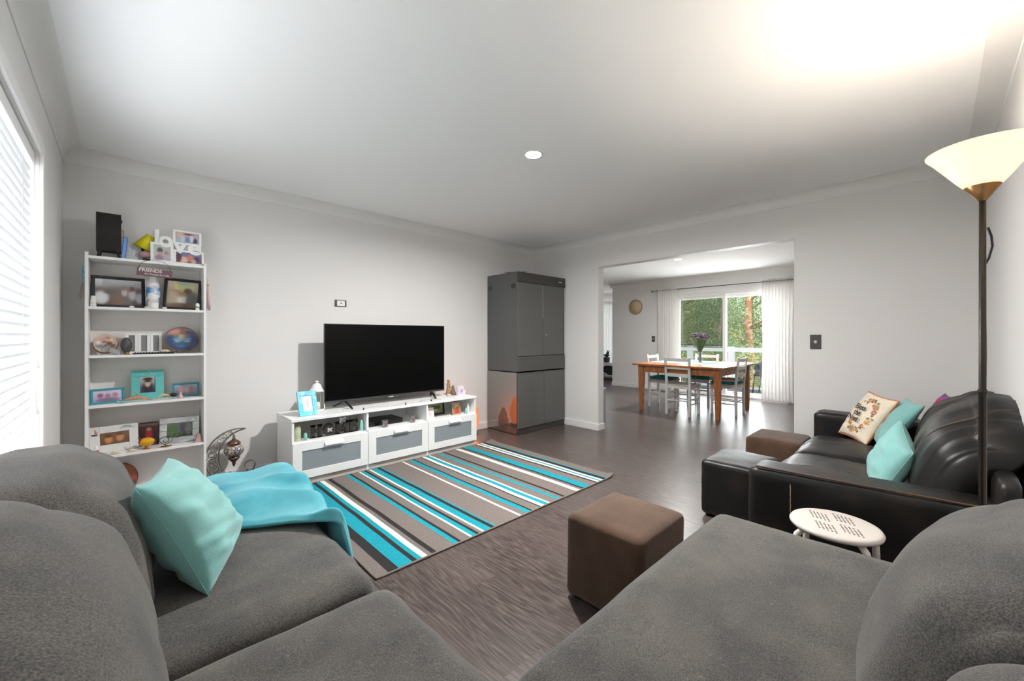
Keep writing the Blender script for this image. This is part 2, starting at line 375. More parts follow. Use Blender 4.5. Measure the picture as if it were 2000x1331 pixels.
def pillow(name, c, thick, m, label, cat='cushion', group=None, pinch=.07, wr=.006, N=30, piping=None, seed=0, parent=None, seam=True):
    """scatter cushion through four corner points (lower left, lower right, upper right, upper left)"""
    A, B, C_, D = [V(q) for q in c]; nrm = ((B-A).cross(D-A)).normalized(); ctr = (A+B+C_+D)/4
    lowz = min(q.z for q in (A, B, C_, D))
    t = thing(name, label, cat, (ctr.x, ctr.y, lowz), 0, group) if piping else None
    b = MB(); verts = []; faces = []
    def pos(u, v):
        uu = (u+1)/2; vv = (v+1)/2
        p = A*(1-uu)*(1-vv)+B*uu*(1-vv)+C_*uu*vv+D*(1-uu)*vv
        return p+(ctr-p)*pinch*(((1-v*v)*u*u)+((1-u*u)*v*v))
    for side in (1, -1):
        for j in range(N+1):
            for i in range(N+1):
                u = -1+2*i/N; v = -1+2*j/N; u = math.copysign(abs(u)**.8, u); v = math.copysign(abs(v)**.8, v)
                e = max(0, (1-u*u)*(1-v*v)); h = thick/2*e**.42
                p = pos(u, v)
                w_ = (noise.noise(V((u*2.2+seed, v*2.2, side*3)))*1.4+noise.noise(V((u*1.2+v*5+seed, v*1.5-u*1.2, side+9)))*1.2)*wr*min(1, e*3)
                verts.append(p+nrm*side*(h+w_))
    k = N+1
    for sd in range(2):
        o = sd*k*k
        for j in range(N):
            for i in range(N): faces.append((o+j*k+i, o+j*k+i+1, o+(j+1)*k+i+1, o+(j+1)*k+i))
    b._add(verts, faces)
    bmesh.ops.remove_doubles(b.bm, verts=b.bm.verts, dist=1e-5)
    edge = [pos(-1+2*i/16, -1) for i in range(16)]+[pos(1, -1+2*i/16) for i in range(16)]+[pos(1-2*i/16, 1) for i in range(16)]+[pos(-1, 1-2*i/16) for i in range(16)]
    if t is None:
        if seam: b.tube(edge, .0011, 5, True)
        return tag(b.build(name, m), label, cat, group), pos, nrm
    b.build('cover', m, t)
    b = MB(); b.tube(edge, .0045, 6, True); b.build('piping', piping, t)
    return t, pos, nrm
# ================================================================ the setting
XL, XB, YR, YA, H = -.295, 4.22, -.24, 3.94, 2.4
XB2, XD, YE, XF, YN = 4.335, 8.38, 5.3, 9.8, 8.2
def struct(b, name, m, parent=None): return b.build(name, m, parent, kind='structure' if parent is None else None)
b = MB(); b.box(XL-.15, XF+.1, YR-.1, YN+.1, -.08, 0); struct(b, 'floor', M_floor)
b = MB(); b.box(XL-.15, XB2, YR-.12, YA+.12, H, H+.12); struct(b, 'ceiling', M_ceil)
b = MB(); b.box(XB2, XF+.15, YR-.12, YN+.12, H, H+.12); struct(b, 'ceiling', M_ceil)
# left wall with its window
WY0, WY1, WZ0, WZ1 = .95, 2.93, .52, 2.03
b = MB(); b.box(XL-.12, XL, YR-.12, WY0, 0, H); b.box(XL-.12, XL, WY1, YA+.12, 0, H); b.box(XL-.12, XL, WY0, WY1, 0, WZ0); b.box(XL-.12, XL, WY0, WY1, WZ1, H)
struct(b, 'wall_left', M_wall)
b = MB(); b.box(XL, XB2, YA, YA+.12, 0, H); struct(b, 'wall_back', M_wall)
b = MB(); b.box(XL, XF, YR-.12, YR, 0, H); struct(b, 'wall_right', M_wall)
OY0, OY1, OZ = .842, 2.873, 2.026
b = MB(); b.box(XB, XB2, YR, OY0, 0, H); b.box(XB, XB2, OY1, YA, 0, H); b.box(XB, XB2, OY0, OY1, OZ, H); struct(b, 'wall_front', M_wall)
b = MB(); b.box(XB2-.1, XB2, YA+.12, YN, 0, H); struct(b, 'wall_hall', M_wall)
b = MB(); b.box(XB2, XF+.1, YN, YN+.12, 0, H); struct(b, 'wall_end', M_wall)
DY0, DY1, DZ = 1.72, 3.80, 2.03
b = MB(); b.box(XD, XD+.16, YR, DY0, 0, H); b.box(XD, XD+.16, DY1, YE, 0, H); b.box(XD, XD+.16, DY0, DY1, DZ, H); struct(b, 'wall_dining', M_wall)
b = MB(); b.box(XD+.16, XF+.12, YE-.12, YE, 0, H); struct(b, 'wall_nook', M_wall)
b = MB(); b.box(XF, XF+.12, YE, 5.6, 0, H); b.box(XF, XF+.12, 7.9, YN, 0, H); b.box(XF, XF+.12, 5.6, 7.9, 0, .45); b.box(XF, XF+.12, 5.6, 7.9, 2.06, H); struct(b, 'wall_far', M_wall)
# cornices
CP = [(0, 0), (.09, 0), (.09, -.005), (.084, -.006)]+[(.084-.078*math.sin(math.radians(90*k/12)), -.084+.078*math.cos(math.radians(90*k/12))) for k in range(1, 12)]+[(.006, -.084), (.005, -.09), (0, -.09)]
def cornice(n, ax, wall, sgn, a, c_, top=H):
    b = MB(); poly = [(wall+sgn*x, top+z) for x, z in CP]; b.prism(poly, a, c_, ax); struct(b, 'trim_%d' % n, M_trim)
cornice(1, 'x', YA, -1, XL, XB); cornice(2, 'y', XB, -1, YR, YA); cornice(3, 'y', XL, 1, YR, YA); cornice(4, 'x', YR, 1, XL, XB)
cornice(5, 'y', XD, -1, YR, YE+.05); cornice(6, 'y', XF, -1, YE, YN); cornice(7, 'y', XB2, 1, YR, YN); cornice(8, 'x', YE, 1, XD-.05, XF)
def skirt(name, segs):
    b = MB()
    for (x0, x1, y0, y1) in segs: b.box(x0, x1, y0, y1, 0, .078, .003); 
    struct(b, name, M_trim)
s_ = .014
skirt('baseboard_back', [(XL, XB, YA-s_, YA)]); skirt('baseboard_left', [(XL, XL+s_, YR, YA-s_)]); skirt('baseboard_right', [(XL+s_, XB, YR, YR+s_)])
skirt('baseboard_front', [(XB-s_, XB, YR+s_, OY0), (XB-s_, XB, OY1-s_, YA-s_), (XB, XB2+s_, OY1-s_, OY1), (XB, XB2, OY0, OY0+s_), (XB2, XB2+s_, OY1, YN)])
skirt('baseboard_dining', [(XD-s_, XD, YR, DY0-.06), (XD-s_, XD, DY1+.06, YE), (XD-s_, XD+.16, YE, YE+s_)])
skirt('baseboard_far', [(XF-s_, XF, YE+s_, YN)])
# opening lining: thin white edges of the reveal
b = MB(); b.box(XB+.001, XB2-.001, OY1-.004, OY1-.0005, .08, OZ); b.box(XB+.001, XB2-.001, OY0+.0005, OY0+.004, .08, OZ); b.box(XB+.001, XB2-.001, OY0, OY1, OZ-.004, OZ-.0005); struct(b, 'trim_9', M_trim)
# left window: architrave, frame, sashes, panes
w1 = thing('window_1', None, None, (XL, (WY0+WY1)/2, WZ0)); w1['kind'] = 'structure'
b = MB(); a_ = .055
b.box(XL, XL+.014, WY0-a_, WY0, WZ0-a_, WZ1+a_, .002); b.box(XL, XL+.014, WY1, WY1+a_, WZ0-a_, WZ1+a_, .002); b.box(XL, XL+.014, WY0, WY1, WZ1, WZ1+a_, .002); b.box(XL, XL+.03, WY0, WY1, WZ0-.02, WZ0, .002)
b.build('architrave', M_trim, w1)
b = MB()
for y in (WY0, (WY0+WY1)/2-.02, WY1-.04): b.box(XL-.115, XL-.075, y, y+.04, WZ0, WZ1)
for z in (WZ0, WZ1-.04): b.box(XL-.115, XL-.075, WY0, WY1, z, z+.04)
b.build('window_frame', M_trim, w1)
b = MB(); b.box(XL-.097, XL-.093, WY0, WY1, WZ0, WZ1); b.build('pane', M_glass, w1)
# venetian blind
t = thing('venetian_blind', 'white horizontal venetian blind covering the window on the left wall', 'blind', (XL-.035, (WY0+WY1)/2, WZ0))
b = MB(); bx = XL-.038
n_sl = int((WZ1-.02-WZ0-.03)/.0425)
for i in range(n_sl):
    z = WZ0+.045+i*.0425; M = T(bx, 0, z) @ R('Y', -55)
    b.box(-.025, .025, WY0+.012, WY1-.03, -.0014, .0014, 0, M)
b.build('slats', M_slat, t)
b = MB(); b.box(bx-.028, bx+.026, WY0+.005, WY1-.02, WZ1-.06, WZ1-.002, .003); b.build('head_rail', M_white, t)
b = MB(); b.box(bx-.025, bx+.025, WY0+.012, WY1-.03, WZ0+.003, WZ0+.022, .003); b.build('bottom_rail', M_white, t)
for y in (WY0+.25, 1.93, WY1-.28):
    b = MB()
    for dx in (-.022, .022): b.tube([(bx+dx, y, WZ0+.02), (bx+dx, y, WZ1-.05)], .0012, 4)
    b.build('ladder_cord', M_white, t)
for (y, z) in ((WY1-.055, 1.02), (WY1-.075, .81)):
    b = MB(); b.tube([(bx+.036, y, z+.03), (bx+.03, y, WZ1-.03)], .0011, 4); cd = b.build('pull_cord', M_white, t)
    b = MB(); b.lathe([(.003, .035), (.005, .028), (.009, .004), (.009, 0)], (bx+.036, y, z), 10); b.build('tassel', M_white, cd)
# sliding door
d1 = thing('door_1', None, None, (XD+.08, (DY0+DY1)/2, 0)); d1['kind'] = 'structure'
b = MB(); fx0, fx1 = XD+.02, XD+.14
b.box(fx0, fx1, DY0, DY0+.05, 0, DZ); b.box(fx0, fx1, DY1-.05, DY1, 0, DZ); b.box(fx0, fx1, DY0, DY1, DZ-.05, DZ); b.box(fx0, fx1, DY0, DY1, 0, .03)
b.box(XD-.012, XD, DY0-.05, DY0, 0, DZ+.06); b.box(XD-.012, XD, DY1, DY1+.05, 0, DZ+.06); b.box(XD-.012, XD, DY0, DY1, DZ, DZ+.06)
b.build('door_frame', M_trim, d1)
def panel(nm, y0, y1, x, fm, gm, bw=.055):
    b = MB(); b.box(x-.018, x+.018, y0, y0+bw, .03, DZ-.05, .002); b.box(x-.018, x+.018, y1-bw, y1, .03, DZ-.05, .002); b.box(x-.0175, x+.0175, y0+bw, y1-bw, .03, .03+bw*1.2); b.box(x-.0175, x+.0175, y0+bw, y1-bw, DZ-.05-bw, DZ-.05)
    p = b.build(nm, fm, d1); b = MB(); b.box(x-.003, x+.003, y0+bw, y1-bw, .08, DZ-.1); b.build('pane', gm, p); return p
panel('fixed_panel', 2.80, DY1-.05, XD+.06, M_trim, M_tint); panel('sliding_panel', DY0+.05, 2.86, XD+.11, M_trim, M_glass)
# insect screen / tinted roller outside the fixed panel
b = MB(); 
t = thing('outdoor_screen_blind', 'dark see-through roller screen hanging outside the left door panel', 'blind', (XD+.18, 3.3, .94))
b = MB(); b.box(XD+.178, XD+.181, 2.84, 3.76, 1.0, 1.95)
M_mesh = pane_glass('screen_mesh', (226, 228, 226), .02); b.build('screen', M_mesh, t)
b = MB(); b.box(XD+.168, XD+.194, 2.83, 3.77, .975, 1.0, .004); b.box(XD+.168, XD+.194, 2.83, 3.77, .935, .95, .004); b.box(XD+.161, XD+.20, 2.83, 3.77, 1.95, 2.06, .004); b.box(XD+.172, XD+.184, 2.83, 2.842, .94, 1.96); b.box(XD+.172, XD+.184, 3.758, 3.77, .94, 1.96); b.build('rails', M_black, t)
# far window
w2 = thing('window_2', None, None, (XF, 6.75, .45)); w2['kind'] = 'structure'
b = MB()
for y in (5.6, 6.73, 7.86): b.box(XF+.04, XF+.08, y, y+.04, .45, 2.06)
for z in (.45, 2.02): b.box(XF+.04, XF+.08, 5.6, 7.9, z, z+.04)
b.build('window_frame', M_trim, w2); b = MB(); b.box(XF+.058, XF+.062, 5.6, 7.9, .47, 2.04); b.build('pane', M_glass, w2)
# ---------------------------------------------------------------- curtains
def curtain(y0, y1, x, z0, z1, folds, amp, name, label, seed):
    t = thing(name, label, 'curtain', (x, (y0+y1)/2, z0), 0)
    b = MB(); n = folds*10; rows = 12; vs = []; fs = []
    for j in range(rows+1):
        v = j/rows; z = z0+(z1-z0)*v; g = 1-.10*math.sin(PI*v)*.6
        for i in range(n+1):
            u = i/n; y = (y0+y1)/2+(y1-y0)*(u-.5)*g
            a = amp*(.55+.45*(1-v))*(1+.4*noise.noise(V((u*5+seed, v*1.5, 0))))
            vs.append((x+a*math.sin(2*PI*folds*u+1.2*noise.noise(V((u*3, v*.8, seed)))), y, z))
    fs = [(j*(n+1)+i, j*(n+1)+i+1, (j+1)*(n+1)+i+1, (j+1)*(n+1)+i) for j in range(rows) for i in range(n)]
    b._add(vs, fs); b.build('drape', M_sheer, t)
    b = MB(); vs = []
    for j in range(5):
        for i in range(n*2+1):
            u = i/(n*2); vs.append((x+.018*math.sin(2*PI*folds*2.5*u+seed)+.02*noise.noise(V((u*30, j, seed))), y0+(y1-y0)*u, z1+.085*j/4-.02+.03*noise.noise(V((u*34, seed, 1)))*(j == 4)))
    m_ = n*2+1; b._add(vs, [(j*m_+i, j*m_+i+1, (j+1)*m_+i+1, (j+1)*m_+i) for j in range(4) for i in range(m_-1)]); b.build('gathered_heading', M_sheer, t)
curtain(3.70, 4.12, XD-.09, .03, 2.12, 8, .03, 'sheer_curtain', 'white sheer curtain on the left side of the sliding door', 1.3)
curtain(1.58, 2.16, XD-.09, .015, 2.12, 11, .032, 'sheer_curtain', 'wide white sheer curtain on the right side of the sliding door', 4.1)
t = thing('curtain_rod', 'thin dark curtain rod with scroll ends above the sliding door', 'curtain rod', (XD-.09, 2.9, 2.14))
b = MB(); b.tube([(XD-.09, 1.45, 2.145), (XD-.09, 4.16, 2.145)], .007, 8); b.build('rod', M_blackm, t)
b = MB()
sp = [(XD-.09, 4.16+.0+.035*k/10*1.0, 2.145+.022*math.sin(k*.9)) for k in range(5)]
cc = [(XD-.09, 4.245+.028*(1-k/26)*math.cos(k*.55+PI), 2.145+.028*(1-k/26)*math.sin(k*.55+PI)) for k in range(18)]
b.tube([(XD-.09, 4.16, 2.145)]+cc, .005, 6); b.build('scroll_finial', M_blackm, t)
for y in (4.15, 2.83, 1.5):
    b = MB(); b.tube([(XD, y, 2.15), (XD-.09, y, 2.15)], .006, 6); b.lathe([(.016, 0), (.016, .004)], (0, 0, 0), 10, M=T(XD-.005, y, 2.15) @ R('Y', 90)); b.build('bracket', M_silver, t)
curtain(5.75, 7.8, XF-.1, .008, 2.08, 22, .03, 'sheer_curtain', 'bright white sheer curtain over the window of the far room', 7.7)
# ---------------------------------------------------------------- rug
RX0, RX1, RY0, RY1 = .868, 2.935, 1.845, 3.392
stops = [.932, .987, 1.065, 1.092, 1.121, 1.154, 1.181, 1.211, 1.325, 1.355, 1.374, 1.436, 1.45, 1.482, 1.501, 1.525, 1.541, 1.593, 1.621, 1.633, 1.835, 1.854, 1.902, 1.943, 1.958, 2.033, 2.046, 2.081, 2.12, 2.139, 2.216, 2.248, 2.284, 2.307, 2.438, 2.482, 2.512, 2.534, 2.61, 2.688, 2.71, 2.739, 2.761, 2.789, 2.836, 2.852]
cols = 'g k t k t w g k g t k g w t k g w t k t g w g t k g k w t w g t g k g w g k t g k w t w k t g'.split()
RC = {'g': mat('rug_grey', (128, 118, 112), .95, bump=(500, .5), var=(120, (112, 103, 98), .4, .6)), 'k': mat('rug_black', (36, 34, 34), .95, bump=(500, .5)), 't': mat('rug_turquoise', (0, 158, 174), .95, bump=(500, .5), var=(150, (0, 142, 160), .4, .6)), 'w': mat('rug_white', (232, 226, 216), .95, bump=(500, .5))}
ks = list(RC)
b = MB(); xs = [RX0]+stops+[RX1]
NY = 40
def rz(x, y):
    z = .009+.0015*noise.noise(V((x*5, y*5, 0)))
    dx = RX1-x; 
    z += .018*math.exp(-((RX1-x)**2+(y-RY0)**2)/.0018)+.018*math.exp(-((RX1-x)**2+(y-RY1)**2)/.0018)
    return z
for i in range(len(xs)-1):
    x0, x1 = xs[i], xs[i+1]; nx = max(1, int((x1-x0)/.03)); b.mi = ks.index(cols[i])
    for q in range(nx):
        a0 = x0+(x1-x0)*q/nx; a1 = x0+(x1-x0)*(q+1)/nx
        vs = []
        for j in range(NY+1):
            y = RY0+(RY1-RY0)*j/NY; wob = .004*noise.noise(V((0, y*4, xs[i]*3)))
            wb2 = .004*noise.noise(V((0, y*4, xs[i+1]*3)))
            f0 = a0+(wob*(1-q/nx)+wb2*q/nx); f1 = a1+(wob*(1-(q+1)/nx)+wb2*(q+1)/nx)
            vs += [(f0, y, rz(f0, y)), (f1, y, rz(f1, y))]
        b._add(vs, [(2*j, 2*j+1, 2*j+3, 2*j+2) for j in range(NY)])
t = thing('striped_rug', 'grey rug with turquoise, black and white stripes in front of the media unit', 'rug', ((RX0+RX1)/2, (RY0+RY1)/2, 0))
b.build('pile', [RC[k] for k in ks], t)
b = MB()
pts = [(RX0+(RX1-RX0)*i/60, RY0) for i in range(61)]+[(RX1, RY0+(RY1-RY0)*i/40) for i in range(1, 41)]+[(RX1-(RX1-RX0)*i/60, RY1) for i in range(1, 61)]+[(RX0, RY1-(RY1-RY0)*i/40) for i in range(1, 40)]
b.tube([(x, y, rz(x, y)-.003) for x, y in pts], .006, 6, True); b.build('bound_edge', mat('rug_binding', (120, 110, 104), .95), t)
# ================================================================ grey corner sofa
t = thing('corner_sofa', 'charcoal grey fabric L-shaped corner sofa filling the near corner of the room', 'sofa', (.1, .1, 0))
ZS = .485
def wrk(amp, freq, ax=(1, 4, 1), seed=0):
    def f(p, u, nrm):
        return p+nrm*amp*noise.noise(V((p.x*freq*ax[0]+seed, p.y*freq*ax[1], p.z*freq*ax[2])))
    return f
b = MB(); b.box(XL+.02, .47, YR+.02, 1.93, .06, .30, .02); b.box(.47, 1.66, YR+.02, .54, .06, .30, .02); b.build('base', M_grey, t)
b = MB(); b.rbox(XL+.02, -.14, YR+.02, 1.95, .06, .68, .05, 10); b.build('back_frame', M_grey, t)
b = MB(); b.rbox(-.12, 1.68, YR+.02, -.12, .06, .66, .05, 10); b.build('back_frame', M_grey, t)
b = MB(); b.rbox(XL+.03, .50, 1.90, 2.10, .06, .515, .06, 12); b.build('armrest', M_grey, t)
for (x, y) in ((.4, 1.85), (-.2, 2.0), (1.6, .45), (1.6, -.15), (-.2, -.15)):
    b = MB(); b.lathe([(.025, 0), (.025, .062)], (x, y, 0), 10); b.build('foot', M_black, t)
b = MB(); b.rbox(-.05, .520, 1.085, 1.905, .29, ZS, .045, 22, bulge=(.012, .0, .012), ns=.003, nf=7, fn=wrk(.005, 4, (1, 5, 1))); b.build('seat_cushion', M_grey, t)
b = MB(); b.rbox(-.10, .540, -.1, 1.075, .29, ZS, .05, 22, bulge=(.012, .0, .012), ns=.003, nf=7, fn=wrk(.004, 4, (1, 5, 1), 5)); b.build('seat_cushion', M_grey, t)
b = MB(); b.rbox(.55, 1.705, -.10, .60, .29, ZS, .05, 24, bulge=(.01, .015, .004), ns=.003, nf=5); b.build('seat_cushion', M_grey, t)
def backfn(ax, lean, top, seed, tp=0):
    # pillowy back cushion: bulges forward low down, rolls back towards the wall at the top
    def f(p, u, nrm):
        k = u.z*.5+.5; q = p.copy()
        d = -lean*k*k
        if ax == 'x': q.x += d
        else: q.y += d
        if tp: q.y += .05*(1-k)**2*(.5-.3*u.x)*(1 if u.y > 0 else 0)
        if tp: q.y -= tp*(max(0, u.x+.3)/1.3)**1.4
        q.z += top*(1-(u.y if ax == 'x' else u.x)**2)*k
        q += nrm*.005*noise.noise(V((p.x*3+seed, p.y*(7 if ax == 'x' else 3), p.z*5)))
        q += nrm*.004*noise.noise(V((p.x*9+seed, p.y*9, p.z*14)))
        return q
    return f
b = MB(); b.rbox(-.21, .052, 1.235, 1.86, .44, .835, .10, 26, bulge=(.012, .0, .0), fn=backfn('x', .095, .03, 3)); b.build('back_cushion', M_grey, t)
b = MB(); b.rbox(-.21, .052, .50, 1.245, .44, .855, .12, 26, bulge=(.014, .0, .0), fn=backfn('x', .12, .055, 8)); b.build('back_cushion', M_grey, t)
b = MB(); b.rbox(.92, 1.665, -.20, .085, .37, .765, .10, 28, bulge=(.0, .035, .0), fn=backfn('y', .12, .03, 13, .06)); b.build('back_cushion', M_grey, t)
b = MB(); b.rbox(.30, .915, -.20, .03, .44, .765, .10, 26, bulge=(.0, .01, .0), fn=backfn('y', .08, .03, 17)); b.build('back_cushion', M_grey, t)
# aqua throw over the far armrest and seat
def throw():
    b = MB(); NU, NV = 90, 70; vs = []
    def sm(a, b_, x): x = max(0, min(1, (x-a)/(b_-a))); return x*x*(3-2*x)
    for j in range(NV+1):
        v = j/NV
        for i in range(NU+1):
            u = i/NU
            # u: from the back (0) over the front edge (about .78) and hanging down (1)
            near = 1.70-.22*u-.12*sm(.5, .85, u)+.02*math.sin(u*9); far = 2.135+.01*math.sin(u*7)
            y = near+(far-near)*v
            x = .10+(.545-.10)*min(1, u/.76)
            base = ZS+.022+(.040)*sm(1.68, 1.90, y)+.012*math.sin(u*3)
            # folds run diagonally from the far back towards the near front
            ph = (y-1.4)*34+u*7+5.0*noise.noise(V((u*2.2, y*3.0, 3)))
            w_ = 1-sm(1.80, 2.0, y)
            fold = (.5+.5*math.sin(ph))**1.5*(.022+.022*u)*w_+.016*noise.noise(V((u*5, y*7, 9)))+.012*noise.noise(V((u*2+4, y*4, 2)))
            edge = sm(0, .05, v)
            z = base+fold*edge+(.012*edge)
            if u > .72:
                k = (u-.72)/.28; a = min(1, k*1.6)
                x += .02*math.sin(a*PI/2)+fold*.55*a; z -= .03*a*a+.30*k**1.6*(1-.35*v)
            if v > .97: z -= (v-.97)*4
            vs.append((x, y, z))
    b._add(vs, [(j*(NU+1)+i, j*(NU+1)+i+1, (j+1)*(NU+1)+i+1, (j+1)*(NU+1)+i) for j in range(NV) for i in range(NU)])
    o = b.build('throw_blanket', M_throw); md = o.modifiers.new('t', 'SOLIDIFY'); md.thickness = .014; md.offset = -1
    md2 = o.modifiers.new('s', 'SUBSURF'); md2.levels = 1; md2.render_levels = 1
    tag(o, 'bright aqua fleece throw blanket draped over the far end of the grey sofa', 'blanket')
throw()
pillow('scatter_cushion', [(.155, 1.30, .495), (.28, 1.67, .475), (.10, 1.71, .775), (.015, 1.34, .80)], .17, M_teal, 'large aqua cotton cushion leaning against the back of the grey sofa beside the throw', wr=.011, N=44, seed=2, pinch=.10)
# ================================================================ brown footstools, black pouffe, round stool
def cube_stool(name, label, x0, x1, y0, y1, h, m, cat='footstool', group=None):
    t = thing(name, label, cat, ((x0+x1)/2, (y0+y1)/2, 0), 0, group)
    b = MB(); b.rbox(x0, x1, y0, y1, .012, h, .028, 16, bulge=(0, 0, .008), ns=.003, nf=8); b.build('upholstery', m, t)
    for x in (x0+.04, x1-.04):
        for y in (y0+.04, y1-.04):
            b = MB(); b.lathe([(.018, 0), (.018, .02)], (x, y, 0), 10); b.build('foot', M_black, t)
    return t
cube_stool('cube_footstool', 'brown fabric cube footstool standing on bare boards beside the grey sofa', 1.43, 1.83, .775, 1.15, .372, M_brown)
cube_stool('cube_footstool', 'brown fabric cube footstool farther away, between the black sofa and the dining opening', 3.60, 4.02, .685, 1.055, .365, M_brown)
t = cube_stool('leather_pouffe', 'black leather cube pouffe touching the near arm of the black sofa', 2.72, 3.14, .70, 1.06, .362, M_leather)
M_enamel = mat('white_enamel', (222, 214, 206), .35)
t = thing('round_stool', 'white metal stool with a perforated round seat between the two sofas', 'stool', (1.963, .263, 0))
def perforated(cx, cy, z, r, rot):
    """dished seat: disc with four diamond fields of holes cut through"""
    b = MB(); holes = []
    for sx in (-1, 1):
        for sy in (-1, 1):
            for i in range(6):
                for j in range(5):
                    holes.append((sx*.052+(i-2.5)*.0125+(j-2)*.006, sy*.038+(j-2)*.0115))
    rr = Matrix.Rotation(rot, 3, 'Z')
    n = 56; g = .0035
    prof = [(r*.0, 0), (r*.9, 0), (r*.965, -.002), (r, -.010), (r*.985, -.018), (r*.95, -.014)]
    b.lathe([(max(p, 1e-6), q) for p, q in prof], (cx, cy, z), n)
    o = b.build('seat', M_enamel, t)
    b = MB()
    for (hx, hy) in holes:
        v = rr @ V((hx, hy, 0)); b.lathe([(.0033, 0), (.0033, .0006), (1e-6, .0006)], (cx+v.x, cy+v.y, z), 8)
    b.build('perforations', mat('hole_dark', (70, 58, 50), .8), o)
perforated(1.963, .263, .452, .144, .35)
for k in range(4):
    a = math.radians(45+90*k); c_, s2 = math.cos(a), math.sin(a)
    pts = [(.04, .437), (.08, .436), (.118, .428), (.142, .410), (.153, .38), (.157, .30), (.160, .15), (.163, .012)]
    b = MB(); b.tube([(1.963+c_*r, .263+s2*r, z) for r, z in pts], .0115, 10); lg = b.build('leg', M_enamel, t)
    b = MB(); b.lathe([(.014, 0), (.014, .02)], (1.963+c_*.163, .263+s2*.163, 0), 10); b.build('rubber_foot', M_black, lg)
# ================================================================ black leather sofa
t = thing('leather_sofa', 'black leather two-seat sofa along the right wall', 'sofa', (3.17, .2, 0))
LX0, LX1 = 2.20, 4.15
b = MB(); b.rbox(LX0, LX0+.205, YR+.03, .635, .03, .545, .035, 18, ns=.002, nf=6, fn=lambda p, u, n_: p+V((0, 0, .012*(u.z > 0)*(-u.y)))); b.build('armrest', M_leather, t)
b = MB(); b.rbox(LX1-.21, LX1, YR+.03, .665, .03, .57, .035, 16, ns=.002, nf=6); b.build('armrest', M_leather, t)
b = MB(); b.box(LX0+.2, LX1-.2, YR+.05, .60, .03, .25, .02); b.build('base', M_leather, t)
b = MB(); b.rbox(LX0+.02, LX1-.02, YR+.02, -.15, .05, .66, .033, 12); b.build('back_frame', M_leather, t)
def wr(p, u, n_):
    k = max(0, u.z)
    return p+n_*(.008*noise.noise(V((p.x*3, p.y*14, p.z*3)))+.005*noise.noise(V((p.x*12, p.y*5, 2))))
for (a, c_) in ((LX0+.21, 3.22), (3.22, LX1-.215)):
    b = MB(); b.rbox(a, c_, -.05, .665, .24, .405, .065, 22, bulge=(0, .015, .03), fn=wr); q = b.build('seat_cushion', M_leather, t)
    b = MB(); b.tube(rb_line([(0, -.6+1.58*i/40, 1) for i in range(41)]+[(0, 1, .9-.1*i) for i in range(8)], a, c_, -.05, .665, .24, .405, .065, (0, .015, .03), fn=wr, lift=.001), .0016, 5); b.build('stitching', mat('thread', (120, 105, 92), .7), q)
def lback(seed):
    def f(p, u, n_):
        k = u.z*.5+.5; q = p.copy(); q.y -= .15*k*k; q.z += (.125 if seed == 0 else .07)*(1-(u.x-.1)**2*.9)*k
        # puckers radiate from the top seam
        pk = max(0, min(1, (k-.25)*1.5))
        q += n_*pk*(.008*noise.noise(V((p.x*30+seed, p.y*3, p.z*3)))+.004*math.sin(p.x*110+3*noise.noise(V((p.x*4, p.z*6, seed))))*max(0, noise.noise(V((p.x*2+seed, 1, p.z*2)))+.35))
        q += n_*.007*noise.noise(V((p.x*5+seed, p.y*5, p.z*7)))
        return q
    return f
for i, (a, c_) in enumerate(((LX0+.2, 3.20), (3.19, LX1-.2))):
    b = MB(); b.rbox(a, c_, -.17, .07, .385, .775, .115, 34, bulge=(.02, .035, .0), fn=lback(i*9)); q = b.build('back_cushion', M_leather, t)
    for xx in ((-.42, .38) if i == 0 else (0,)):
        b = MB(); b.tube(rb_line([(xx+.05*math.sin(k*.25), 1, -.8+.09*k) for k in range(20)]+[(xx+.05*math.sin(k*.25), 1-.1*(k-20), 1) for k in range(20, 32)], a, c_, -.17, .07, .385, .775, .115, (.02, .035, .0), fn=lback(i*9), lift=.001), .0019, 5); b.build('stitching', mat('thread', (120, 105, 92), .7), q)
b = MB(); b.tube([(LX0+.012, y, .539+.018*(1-(y+.2)/.82)) for y in [-.17+.77*i/20 for i in range(21)]], .004, 6); b.build('arm_piping', mat('worn_piping', (92, 66, 50), .5), t)
# torn seam on the near arm
b = MB(); b.tube([(LX0-.001, .455+.0007*math.sin(i*2.1), .49-.012*i) for i in range(12)], [.0008+.0016*abs(math.sin(i*1.3)) for i in range(12)], 5); b.build('torn_seam', mat('tear', (176, 150, 120), .9), t)
# cushions on it
M_orange = mat('rust_piping', (200, 116, 66), .8)
ct, cpos, cn = pillow('embroidered_cushion', [(3.90, .50, .44), (3.62, .32, .425), (3.70, .16, .735), (3.95, .33, .76)], .11, M_cream, 'cream embroidered cushion with rust piping and flowers by the black sofa far arm', piping=M_orange, seed=5, wr=.006)
M_ink = mat('embroidery_ink', (60, 52, 50), .8); M_rust = mat('embroidery_rust', (184, 92, 56), .8); M_gold = mat('embroidery_gold', (220, 160, 80), .8); M_sage = mat('embroidery_sage', (140, 140, 120), .8)
if cn.x > 0: cn = -cn
def cpt(u, v, off=.0):
    e = max(0, (1-abs(u)**2)*(1-abs(v)**2)); return cpos(u, v)+cn*(.055*e**.42+.004+off)
def on_cushion(b, u, v, r, petals, ang=0, long=1.6):
    p = cpt(u, v); ux = (cpt(u+.05, v)-p).normalized(); vx = (cpt(u, v+.05)-p).normalized()
    for k in range(petals):
        a = ang+2*PI*k/petals; d = ux*math.cos(a)+vx*math.sin(a); s3 = ux*-math.sin(a)+vx*math.cos(a)
        b._add([p+d*r*.2+cn*.001, p+d*r*.6+s3*r*.28+cn*.001, p+d*r+cn*.001, p+d*r*.6-s3*r*.28+cn*.001], [(0, 1, 2, 3)], False)
LMc = wmat(ct).inverted()
rnd = random.Random(3)
